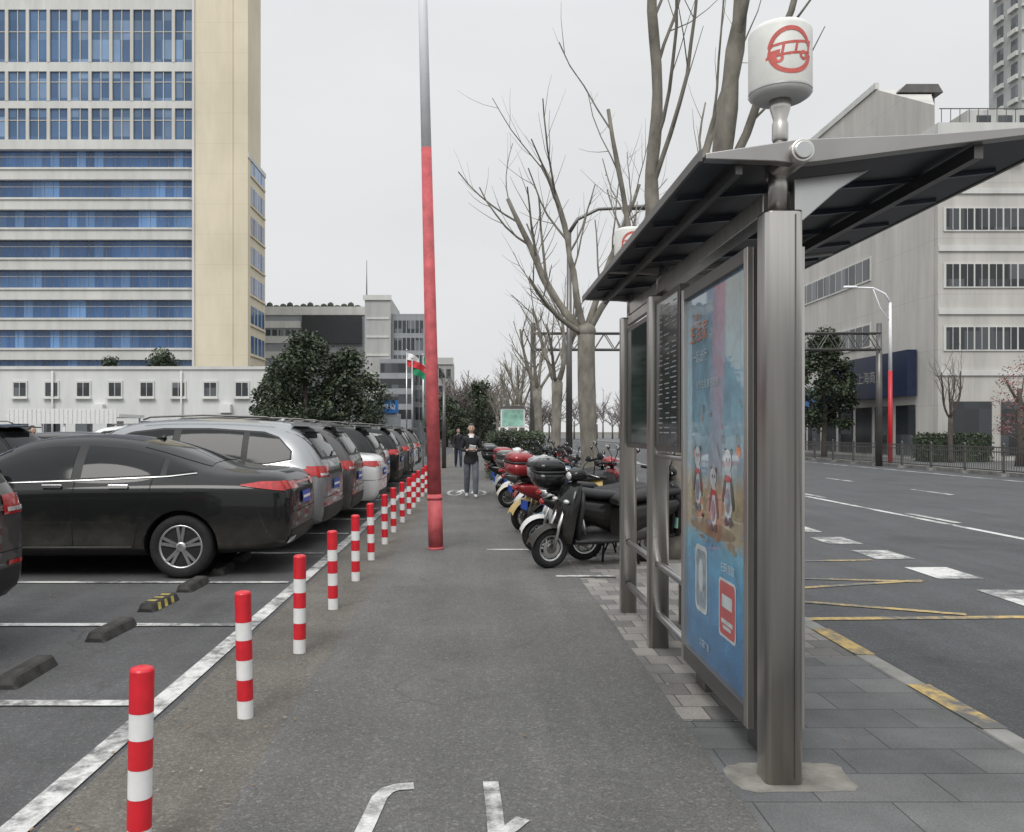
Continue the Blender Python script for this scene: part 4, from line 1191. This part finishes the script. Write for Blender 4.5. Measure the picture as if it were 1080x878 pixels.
for k in range(9): g.quad([(-30+.85*k, 109.95, 14.2), (-29.4+.85*k, 109.95, 14.2), (-29.4+.85*k, 109.95, 15), (-30+.85*k, 109.95, 15)], 'win_dark')
for k in range(16): b.ell((-29+.9*k, 111, 18.1), (.5, .5, .3+.2*((k*7) % 3)), 'leaf', 6, 4)
child(rt, b, 'walls'); child(rt, g, 'windows')
rt = empty('grey_glass_building'); b = MB(); g = MB()
b.box(-13.1, -10.0, 100, 112, 0, 17.6, 'conc2'); b.box(-9.98, -6.0, 101, 112, 0, 15.8, 'grey_clad'); b.box(-13.3, -9.9, 99.8, 100, 17.3, 17.9, 'slab')
for k in range(6):
    for j in range(7):
        g.quad([(-9.7+.52*j, 100.97, 3+2.1*k), (-9.3+.52*j, 100.97, 3+2.1*k), (-9.3+.52*j, 100.97, 4.5+2.1*k), (-9.7+.52*j, 100.97, 4.5+2.1*k)], 'win_dark')
    b.box(-12.9, -10.2, 99.9, 99.99, 4+2.2*k, 4.25+2.2*k, 'slab')
b.box(-11, -7.2, 97, 99.7, 0, 10.0, 'grey_clad')
for k in range(4): g.quad([(-10.9, 96.98, 3+1.8*k), (-7.3, 96.98, 3+1.8*k), (-7.3, 96.98, 4.1+1.8*k), (-10.9, 96.98, 4.1+1.8*k)], 'win_dark')
b.tube([(-13.0, 101, 17.5), (-13.0, 101, 22.3)], [.08, .03], 6, 'steel_dark')
child(rt, b, 'walls'); child(rt, g, 'windows')
rt = empty('pale_apartment_building'); b = MB(); g = MB()
b.box(-5.6, -3.2, 125, 135, 0, 12.2, 'conc2'); b.box(-5.7, -3.1, 124.8, 125, 11.6, 12.6, 'slab')
for k in range(4):
    for j in range(2): g.quad([(-5.3+1.1*j, 124.97, 2+2.5*k), (-4.6+1.1*j, 124.97, 2+2.5*k), (-4.6+1.1*j, 124.97, 3.4+2.5*k), (-5.3+1.1*j, 124.97, 3.4+2.5*k)], 'win_dark')
child(rt, b, 'walls'); child(rt, g, 'windows')
b = MB()
b.box(-5.75, -4.2, 46, 46.3, 2.6, 3.3, 'shop_blue'); b.box(-5.7, -4.3, 46.1, 49, 0, 2.6, 'grey_clad')
me, T = text('中国移动', .32, (-4.98, 45.985, 2.82), Matrix.Rotation(pi/2, 4, 'X'))
b.mesh_in(me, [MAT['white_paint']], T)
b.obj('kiosk_with_sign')
rt = empty('concrete_office_building'); b = MB(); g = MB()
b.quad([(25, 45.3, 0), (25, 45.3, 19.3), (25, 51.8, 22.8), (25, 66, 22.9), (25, 66, 0)], 'conc')
b.quad([(25, 45.3, 19.3), (25, 51.8, 22.8), (28.3, 51.8, 22.8)], 'conc')
b.quad([(25, 51.8, 22.8), (25, 66, 22.9), (36, 66, 22.9), (28.3, 51.8, 22.8)], 'conc')
b.quad([(25, 45.3, 0), (28.3, 51.8, 0), (28.3, 51.8, 22.8), (25, 45.3, 19.3)], 'conc')
b.quad([(28.3, 51.8, 0), (36, 66, 0), (36, 66, 22.9), (28.3, 51.8, 22.8)], 'conc')
b.box(24.9, 25.15, 51.8, 66, 22.85, 23.25, 'slab')
b.box(25.02, 48, 45, 50.5, 0, 17.6, 'conc'); b.box(24.95, 48.1, 44.85, 50.6, 17.6, 18.2, 'slab')
for zz in (14.4, 11.3, 7.9, 4.6): b.box(25.03, 48.05, 44.9, 44.999, zz, zz+.3, 'slab')
for z0, z1 in ((12.45, 13.6), (9.4, 10.6), (6.0, 7.2)):
    for sec in range(4):
        xs = 25.4+5.6*sec
        b.box(xs-.1, xs+4.75, 44.93, 44.999, z0-.08, z1+.08, 'slab')
        for i in range(6):
            xx = xs+.78*i
            g.quad([(xx+.03, 44.92, z0), (xx+.72, 44.92, z0), (xx+.72, 44.92, z1), (xx+.03, 44.92, z1)], 'win_dark')
            b.box(xx+.36, xx+.39, 44.90, 44.918, z0, z1, 'slab')
b.box(27.5, 48, 46.5, 50, 18.2, 19.5, 'conc2')
for i in range(14): g.quad([(28+1.2*i, 46.48, 18.4), (28.8+1.2*i, 46.48, 18.4), (28.8+1.2*i, 46.48, 19.2), (28+1.2*i, 46.48, 19.2)], 'win_dark')
for i in range(40): b.box(25.2+.5*i, 25.23+.5*i, 45, 45.03, 18.2, 19.0, 'steel_dark')
b.box(25.1, 46, 45, 45.04, 18.98, 19.03, 'steel_dark')
for i in range(7): b.box(26+1.3*i, 26.8+1.3*i, 44.5, 44.89, 16.2, 16.9, 'white_paint')
for z0 in (11.2, 7.0):
    b.box(24.93, 24.998, 52.5, 64.5, z0-.12, z0+1.42, 'slab')
    for i in range(12): g.quad([(24.92, 52.6+i, z0), (24.92, 53.5+i, z0), (24.92, 53.5+i, z0+1.3), (24.92, 52.6+i, z0+1.3)], 'win_dark')
for i in range(4):
    yy = 53.0+1.5*i; z_ = 18.9+.4*(i % 2)
    g.quad([(24.97, yy, z_), (24.97, yy+1.1, z_+.5), (24.97, yy+1.1, z_+1.5), (24.97, yy, z_+.6)], 'win_dark')
b.prism([(25.2, 21.75), (27.9, 21.75), (27.6, 22.25), (25.7, 22.25)], 49.6, 51.2, 'steel_dark', 'y')
for x in (25.4, 26.5, 27.5): b.box(x, x+.1, 50.0, 50.1, 18, 21.75, 'steel_dark')
b.box(24.4, 24.93, 47, 57, 3.6, 6.2, 'navy'); b.box(24.6, 24.97, 57.2, 66, 3.2, 4.6, 'shop_blue')
me, T = text('上海商店', .8, (24.38, 51.5, 4.6), RT)
b.mesh_in(me, [MAT['conc2']], T)
for i in range(7): g.quad([(24.96, 47.2+2.6*i, .2), (24.96, 49.4+2.6*i, .2), (24.96, 49.4+2.6*i, 3.1), (24.96, 47.2+2.6*i, 3.1)], 'win_dark')
for i in range(8): g.quad([(25.8+2.6*i, 44.95, .3), (27.9+2.6*i, 44.95, .3), (27.9+2.6*i, 44.95, 3.2), (25.8+2.6*i, 44.95, 3.2)], 'win_dark')
child(rt, b, 'walls'); child(rt, g, 'windows')
rt = empty('high_rise_block'); b = MB(); g = MB()
MAT['green_grey'] = wallmat('highrise_wall', (.40, .42, .41), .15, 3, 3, .85)
HX = 72.2
b.box(HX, 100, 110, 117, 0, 95, 'green_grey')
for k in range(26):
    z0 = 12+3.1*k
    b.box(HX-.1, 100, 109.7, 109.99, z0-.9, z0-.6, 'slab')
    for j in range(9):
        x0 = HX+.5+2.9*j
        g.quad([(x0, 109.97, z0), (x0+1.8, 109.97, z0), (x0+1.8, 109.97, z0+1.6), (x0, 109.97, z0+1.6)], 'win_dark')
        if (j+k) % 3 == 0: b.box(x0+1.9, x0+2.6, 109.4, 109.96, z0-.5, z0+.2, 'white_paint')
    for j in range(2):
        y0 = 110.8+3.0*j
        g.quad([(HX-.03, y0, z0), (HX-.03, y0+1.4, z0), (HX-.03, y0+1.4, z0+1.6), (HX-.03, y0, z0+1.6)], 'win_dark')
        b.box(HX-.4, HX-.04, y0-.2, y0+1.6, z0-.8, z0-.2, 'slab')
child(rt, b, 'walls'); child(rt, g, 'windows')
b = MB()
for (x0, x1, y0, h) in ((-150, -90, 190, 20), (75, 150, 200, 26), (-60, -34, 180, 16), (150, 260, 220, 30), (-260, -150, 220, 24)):
    b.box(x0, x1, y0, y0+20, 0, h, 'conc2')
b.obj('background_buildings')

# ------------------------------------------------------------------ street furniture, far side
b = MB()
y = 14.0
FX = 20.0
while y < 110:
    b.box(FX-.035, FX+.035, y-.035, y+.035, RZ, 1.08, 'steel_dark'); b.ell((FX, y, 1.1), (.05, .05, .05), 'steel_dark', 8, 6)
    b.box(FX-.15, FX+.15, y-.1, y+.1, RZ, RZ+.12, 'kerb')
    for zz in (.08, .78, .96): b.box(FX-.02, FX+.02, y+.036, y+2.464, zz, zz+.045, 'steel_dark')
    for k in range(1, 17): b.box(FX-.009, FX+.009, y+k*.146-.009, y+k*.146+.009, .12, .96 if k % 4 else 1.02, 'steel_dark')
    y += 2.5
b.obj('road_fence')
def lamp(b, cx, cy, h, arm, sgn, mat='pole_white', red=0):
    if red: b.tube([(cx, cy, -.1), (cx, cy, red)], [.11, .095], 12, 'red_paint'); b.tube([(cx, cy, red), (cx, cy, h*.93)], [.09, .06], 12, mat)
    else: b.tube([(cx, cy, 0), (cx, cy, h*.93)], [.10, .06], 12, mat)
    b.tube([(cx, cy, h*.93), (cx+sgn*arm*.15, cy, h*.98), (cx+sgn*arm*.5, cy, h+.12), (cx+sgn*arm, cy, h+.15)], [.055, .05, .045, .04], 8, mat)
    b.rings([[(cx+sgn*(arm+u), cy+w*v[0], h+.15+v[1]) for v in ((-1, 0), (-.6, .07), (.6, .07), (1, 0), (.6, -.04), (-.6, -.04))] for u, w in ((-.05, .05), (.1, .13), (.5, .12), (.62, .05))], mat)
    if red: b.tube([(cx, cy, h*.82), (cx+sgn*.5, cy, h*.90), (cx+sgn*arm*.5, cy, h+.08)], .025, 6, mat)
    b.obj('street_lamp')
lamp(MB(), 20.7, 41.5, 8.6, 1.7, -1, 'pole_white', 4.6)
lamp(MB(), 20.7, 75, 8.6, 1.7, -1, 'pole_white', 4.6)
lamp(MB(), 2.62, 23.0, 7.6, 1.6, 1, 'steel_dark')
lamp(MB(), -1.3, 36, 4.2, .3, -1, 'steel_dark')
b = MB()
for x in (2.9, 19.9):
    b.tube([(x, 41, RZ), (x, 41, 6.9)], [.16, .13], 14, 'steel_dark')
for zz in (5.6, 6.4):
    for yy in (40.8, 41.2): b.tube([(2.9, yy, zz), (19.9, yy, zz)], .05, 8, 'steel_dark')
for k in range(17):
    x = 2.9+k
    for yy in (40.8, 41.2):
        b.tube([(x, yy, 5.6), (x+.5, yy, 6.4)], .025, 5, 'steel_dark', False); b.tube([(x+.5, yy, 6.4), (x+1, yy, 5.6)], .025, 5, 'steel_dark', False)
b.obj('sign_gantry')
MAT['turq'] = M('turquoise_print', (.30, .55, .45), .4, var=.45, vscale=2.5)
b = MB()
b.box(1.1, 2.1, 34.6, 34.75, 1.75, 2.55, 'white_paint'); b.box(1.16, 2.04, 34.58, 34.598, 1.82, 2.48, 'turq')
for x in (1.2, 1.95): b.box(x, x+.06, 34.62, 34.7, 0, 1.75, 'steel_dark')
b.prism([(1.05, 2.55), (2.15, 2.55), (1.95, 2.65), (1.25, 2.65)], 34.55, 34.8, 'steel_dark')
b.obj('billboard')
MAT['flag_g'] = M('flag_green', (.02, .25, .12), .8); MAT['flag_r'] = M('flag_red', (.5, .03, .04), .8); MAT['flag_w'] = M('flag_white', (.7, .7, .7), .8)
for i, (x, y, h, cs) in enumerate(((-2.75, 34, 4.9, ('flag_w', 'flag_r')), (-2.45, 33, 4.5, ('flag_r', 'flag_g')), (-2.2, 36, 4.9, ('flag_g', 'flag_w')))):
    b = MB(); b.tube([(x, y, 0), (x, y, h)], [.03, .02], 8, 'steel_trim'); b.ell((x, y, h), (.04, .04, .04), 'chrome', 8, 6)
    for j, c in enumerate(cs):
        gg = []
        for a in range(9):
            u = a/8*.5; gg.append([(x+u, y+.06*sin(a*.9+v*3), h-.1-.28*j-v*.28-.35*u*u*2-.12*u) for v in (0, .5, 1)])
        b.grid(gg, c)
    b.obj('flagpole')
b = MB(); b.tube([(-1.05, 19.6, 0), (-1.05, 19.6, 1.0)], .05, 12, 'steel_dark'); b.box(-1.16, -.94, 19.5, 19.7, 1.0, 1.35, 'steel_dark'); b.box(-1.12, -.98, 19.49, 19.499, 1.08, 1.28, 'win_dark'); b.obj('parking_meter')

# ------------------------------------------------------------------ people
def person(loc, rz, coat, pants, shoe, stride=.22, scale=1.0, hold=True, hairlong=True):
    V = []; E = []; RAD = []; LAB = []
    def v(p, r_, lab, par=None):
        V.append(Vector(p)); RAD.append(r_ if isinstance(r_, tuple) else (r_, r_)); LAB.append(lab)
        if par is not None: E.append((par, len(V)-1))
        return len(V)-1
    pel = v((0, 0, .93), (.145, .105), 'coat'); sp1 = v((0, .0, 1.08), (.135, .10), 'coat', pel); ch = v((0, .0, 1.28), (.155, .11), 'coat', sp1)
    up = v((0, .01, 1.39), (.12, .085), 'coat', ch); nk = v((0, 0, 1.46), (.052, .052), 'skin', up); hd = v((0, -.012, 1.54), (.05, .055), 'skin', nk)
    hands = []
    for s in (-1, 1):
        shd = v((s*.155, .01, 1.375), (.07, .07), 'coat', up)
        if hold:
            el = v((s*.225, .05, 1.12), (.055, .055), 'coat', shd); wr = v((s*.12, -.17, 1.10), (.038, .038), 'coat', el); ha = v((s*.075, -.225, 1.115), (.026, .034), 'skin', wr)
            hands.append((Vector((s*.055, -.245, 1.12)), Vector((-s*.5, -.5, .2)).normalized(), s))
        else:
            sw = s*.16
            el = v((s*.225, sw*.3, 1.1), (.05, .05), 'coat', shd); wr = v((s*.235, sw*.9-.03, .87), (.036, .036), 'coat', el); ha = v((s*.235, sw*1.1-.05, .80), (.024, .036), 'skin', wr)
            hands.append((Vector((s*.235, sw*1.15-.055, .775)), Vector((0, -.15, -1)).normalized(), s))
    for s in (-1, 1):
        f = stride*s
        hp = v((s*.09, 0, .86), (.1, .1), 'pants', pel)
        kn = v((s*.095, -f*.55-.03, .48), (.078, .078), 'pants', hp); an = v((s*.095, -f*1.0+.02, .12 if s > 0 else .14), (.066, .066), 'pants', kn)
        hl = v((s*.095, -f*1.0+.03, .05), (.04, .045), 'shoe', an); to = v((s*.105, -f*1.0-.14, .035), (.036, .03), 'shoe', hl)
    me = bpy.data.meshes.new('sk'); me.from_pydata([tuple(x) for x in V], E, [])
    o = bpy.data.objects.new('sk', me); COL.objects.link(o)
    sm = o.modifiers.new('skin', 'SKIN'); sm.use_smooth_shade = True
    sv = me.skin_vertices[0].data
    for i, r_ in enumerate(RAD): sv[i].radius = r_; sv[i].use_root = (i == 0)
    ss = o.modifiers.new('ss', 'SUBSURF'); ss.levels = 2
    bk = bake(o); kill(o)
    mats = {'coat': coat, 'pants': pants, 'skin': MAT['skin'], 'shoe': shoe}
    b = MB(); bi = len(b.v); b.v += [tuple(x.co) for x in bk.vertices]
    for p in bk.polygons:
        c = p.center; best = None; bd_ = 9
        for (i, j) in E:
            a, d = V[i], V[j]-V[i]; t = max(0, min(1, (c-a).dot(d)/max(1e-9, d.length_squared))); q = (c-(a+d*t)).length
            if q < bd_: bd_ = q; best = (i, j, t)
        lab = LAB[best[1]] if best[2] > .35 or LAB[best[0]] == LAB[best[1]] else LAB[best[0]]
        if lab == 'pants' and c.z > .84: lab = 'coat'
        b.face([bi+k for k in p.vertices], mats[lab], True)
    n = 18
    b.rings([[(.165*cos(2*pi*k/n)*f, .125*sin(2*pi*k/n)*f, z) for k in range(n)] for z, f in ((.80, 1.06), (.86, 1.08), (.98, 1.0))], coat, False)
    b.rings([[(.075*cos(2*pi*k/n)*f, .01+.07*sin(2*pi*k/n)*f, z) for k in range(n)] for z, f in ((1.40, 1.35), (1.45, 1.05), (1.48, .98))], MAT['white_paint'] if hold else coat, False)
    for (hp_, d, s) in hands:
        side = d.cross(Vector((0, 0, 1)))
        if side.length < .3: side = Vector((0, 1, 0))
        side.normalize(); nrm = side.cross(d).normalized()
        b.ell((0, 0, 0), (.042, .036, .016), MAT['skin'], 10, 6, Matrix.Translation(hp_-d*.01) @ Matrix((d, side, nrm)).transposed().to_4x4())
        for k in range(4):
            L = (.062, .072, .068, .052)[k]; off = side*((k-1.5)*.0175)
            p0 = hp_+d*.022+off; p1 = p0+d*L*.5-nrm*.004; p2 = p1+d*L*.32-nrm*.014; p3 = p2+d*L*.12-nrm*.014
            b.tube([p0, p1, p2, p3], [.009, .0085, .008, .0055], 7, MAT['skin'])
        p0 = hp_-d*.01-side*s*.03; p1 = p0+d*.03-side*s*.022; b.tube([p0, p1, p1+d*.028-side*s*.004], [.011, .010, .007], 7, MAT['skin'])
    H = Vector((0, -.015, 1.615)); n = 24; m_ = 18; R = []
    for i in range(m_+1):
        a = -pi/2+pi*i/m_; a = max(-1.54, min(1.54, a)); zz = sin(a); ca = cos(a)
        row = []
        for k in range(n):
            t = 2*pi*k/n; x = cos(t)*ca; y = sin(t)*ca
            jaw = 1-.28*max(0, -zz)**1.5
            px_, py_, pz_ = x*.073*jaw, y*.092*(1-.12*max(0, -zz) if y > 0 else 1), zz*.113
            if y < -.55 and abs(x) < .22 and -.35 < zz < .1: py_ -= .018*(1-abs(x)/.22)*(1-abs(zz+.2)/.3 if abs(zz+.2) < .3 else 0)
            if y < -.5 and abs(abs(x)-.38) < .2 and -.02 < zz < .25: py_ += .006
            row.append(H+Vector((px_, py_, pz_)))
        R.append(row)
    b.rings(R, MAT['skin'])
    for s in (-1, 1):
        b.ell((H.x+s*.028, H.y-.080, H.z+.008), (.012, .006, .006), MAT['eye'], 8, 6); b.ell((H.x+s*.030, H.y-.082, H.z+.028), (.016, .004, .003), MAT['hair'], 8, 4)
        b.ell((H.x+s*.075, H.y+.005, H.z-.005), (.01, .02, .03), MAT['skin'], 8, 6)
    b.ell((H.x, H.y-.082, H.z-.055), (.022, .006, .006), MAT['lips'], 8, 5)
    R = []
    for i in range(13):
        a = -.35+(pi/2+.33)*i/12; zz = sin(a); ca = cos(a); row = []
        for k in range(n):
            t = 2*pi*k/n; x = cos(t)*ca; y = sin(t)*ca
            f = 1.13
            if y < -.25 and zz < .55: f = .93
            row.append(H+Vector((x*.073*f*1.02, y*.092*f+.006, zz*.113*1.12)))
        R.append(row)
    b.rings(R, MAT['hair'])
    if hairlong:
        R = []
        for z_, w_, y0, y1 in ((1.64, .080, .02, .105), (1.55, .085, .01, .11), (1.45, .09, .02, .115), (1.36, .085, .05, .125), (1.30, .05, .08, .125)):
            R.append([(w_*cos(2*pi*k/14), (y0+y1)/2+(y1-y0)/2*sin(2*pi*k/14), z_) for k in range(14)])
        b.rings(R, MAT['hair'])
    if hold:
        T = Matrix.Translation((.01, -.262, 1.15)) @ Matrix.Rotation(.5, 4, 'X') @ Matrix.Rotation(.2, 4, 'Y')
        b.box(-.075, .075, -.010, .010, -.07, .08, MAT['white_paint'], T)
    me = b.data('pedestrian')
    zmin = min(q.co.z for q in me.vertices)
    return obj_from(me, 'pedestrian', (loc[0], loc[1], -zmin*scale+.009), rz, scale)
C_blk = M('cloth_black', (.018, .018, .022), .85, var=.3, vscale=9, bmp=.4, bscale=18)
C_jean = M('cloth_grey_denim', (.12, .135, .16), .9, var=.25, vscale=9, bmp=.4, bscale=18)
C_navy = M('cloth_navy', (.03, .04, .07), .9, var=.2, vscale=9)
C_shoe = M('shoe_white', (.5, .5, .5), .6)
person((-.07, 20.1), .05, C_blk, C_jean, C_shoe, .18, 1.03)
person((-.70, 37), .1, C_blk, C_navy, C_navy, .2, 1.0, False, False)
person((-10.6, 20), 1.2, C_navy, C_navy, C_navy, .2, 1.0, False, False)

# ------------------------------------------------------------------ world, sun, camera
w = bpy.data.worlds.new('World'); scene.world = w; w.use_nodes = True
nt = w.node_tree; bg = nt.nodes['Background']
SUN_EL, SUN_AZ = radians(48), radians(200)
sky = nt.nodes.new('ShaderNodeTexSky'); sky.sky_type = 'NISHITA'; sky.sun_disc = False
sky.sun_elevation = SUN_EL; sky.sun_rotation = SUN_AZ; sky.air_density = 2; sky.dust_density = 5
hs = nt.nodes.new('ShaderNodeHueSaturation'); hs.inputs['Saturation'].default_value = .12; nt.links.new(sky.outputs[0], hs.inputs['Color'])
tc = nt.nodes.new('ShaderNodeTexCoord'); sp = nt.nodes.new('ShaderNodeSeparateXYZ'); nt.links.new(tc.outputs['Generated'], sp.inputs[0])
def g_(c, m): return (c[0]*m, c[1]*m, c[2]*m)
cov = ramp(nt, sp.outputs[2], [(0, g_((.99, 1, 1.01), .76)), (.25, g_((.985, 1, 1.02), .72)), (.55, g_((.98, 1, 1.02), .8)), (1, g_((.98, 1, 1.02), .96))])
nz = nt.nodes.new('ShaderNodeTexNoise'); nz.inputs['Scale'].default_value = 1.8; nz.inputs['Detail'].default_value = 6; nz.inputs['Roughness'].default_value = .5
mp = nt.nodes.new('ShaderNodeMapping'); mp.inputs['Scale'].default_value = (1, 1, 2.2); nt.links.new(tc.outputs['Generated'], mp.inputs[0]); nt.links.new(mp.outputs[0], nz.inputs['Vector'])
cl = ramp(nt, nz.outputs['Fac'], [(.32, .88), (.68, 1.0)])
cov = mixc(nt, 1, cov, cl, 'MULTIPLY')
zr = nt.nodes.new('ShaderNodeMapRange'); zr.inputs[1].default_value = .45; zr.inputs[2].default_value = 1; zr.inputs[3].default_value = 11.6; zr.inputs[4].default_value = 22.0
nt.links.new(sp.outputs[2], zr.inputs[0])
sc = nt.nodes.new('ShaderNodeVectorMath'); sc.operation = 'SCALE'; nt.links.new(cov, sc.inputs[0]); nt.links.new(zr.outputs[0], sc.inputs['Scale'])
fin = mixc(nt, .9, hs.outputs[0], sc.outputs[0])
nt.links.new(fin, bg.inputs['Color']); bg.inputs['Strength'].default_value = .1
ld = bpy.data.lights.new('sun', 'SUN'); ld.energy = 1.5; ld.angle = radians(25); ld.color = (1, .97, .93)
lo = bpy.data.objects.new('sun', ld); COL.objects.link(lo)
az = SUN_AZ; dv = Vector((sin(az)*cos(SUN_EL), cos(az)*cos(SUN_EL), sin(SUN_EL)))
lo.rotation_euler = dv.to_track_quat('Z', 'Y').to_euler()
cd = bpy.data.cameras.new('camera'); cam = bpy.data.objects.new('camera', cd); COL.objects.link(cam)
cam.location = (0, 0, 1.6); cam.rotation_euler = (radians(90), 0, 0)
cd.sensor_width = 36; cd.lens = 29.33; cd.shift_x = .037; cd.shift_y = .0148; cd.clip_end = 3000; cd.clip_start = .05
scene.camera = cam
scene.view_settings.view_transform = 'Standard'; scene.view_settings.look = 'None'; scene.view_settings.exposure = 0
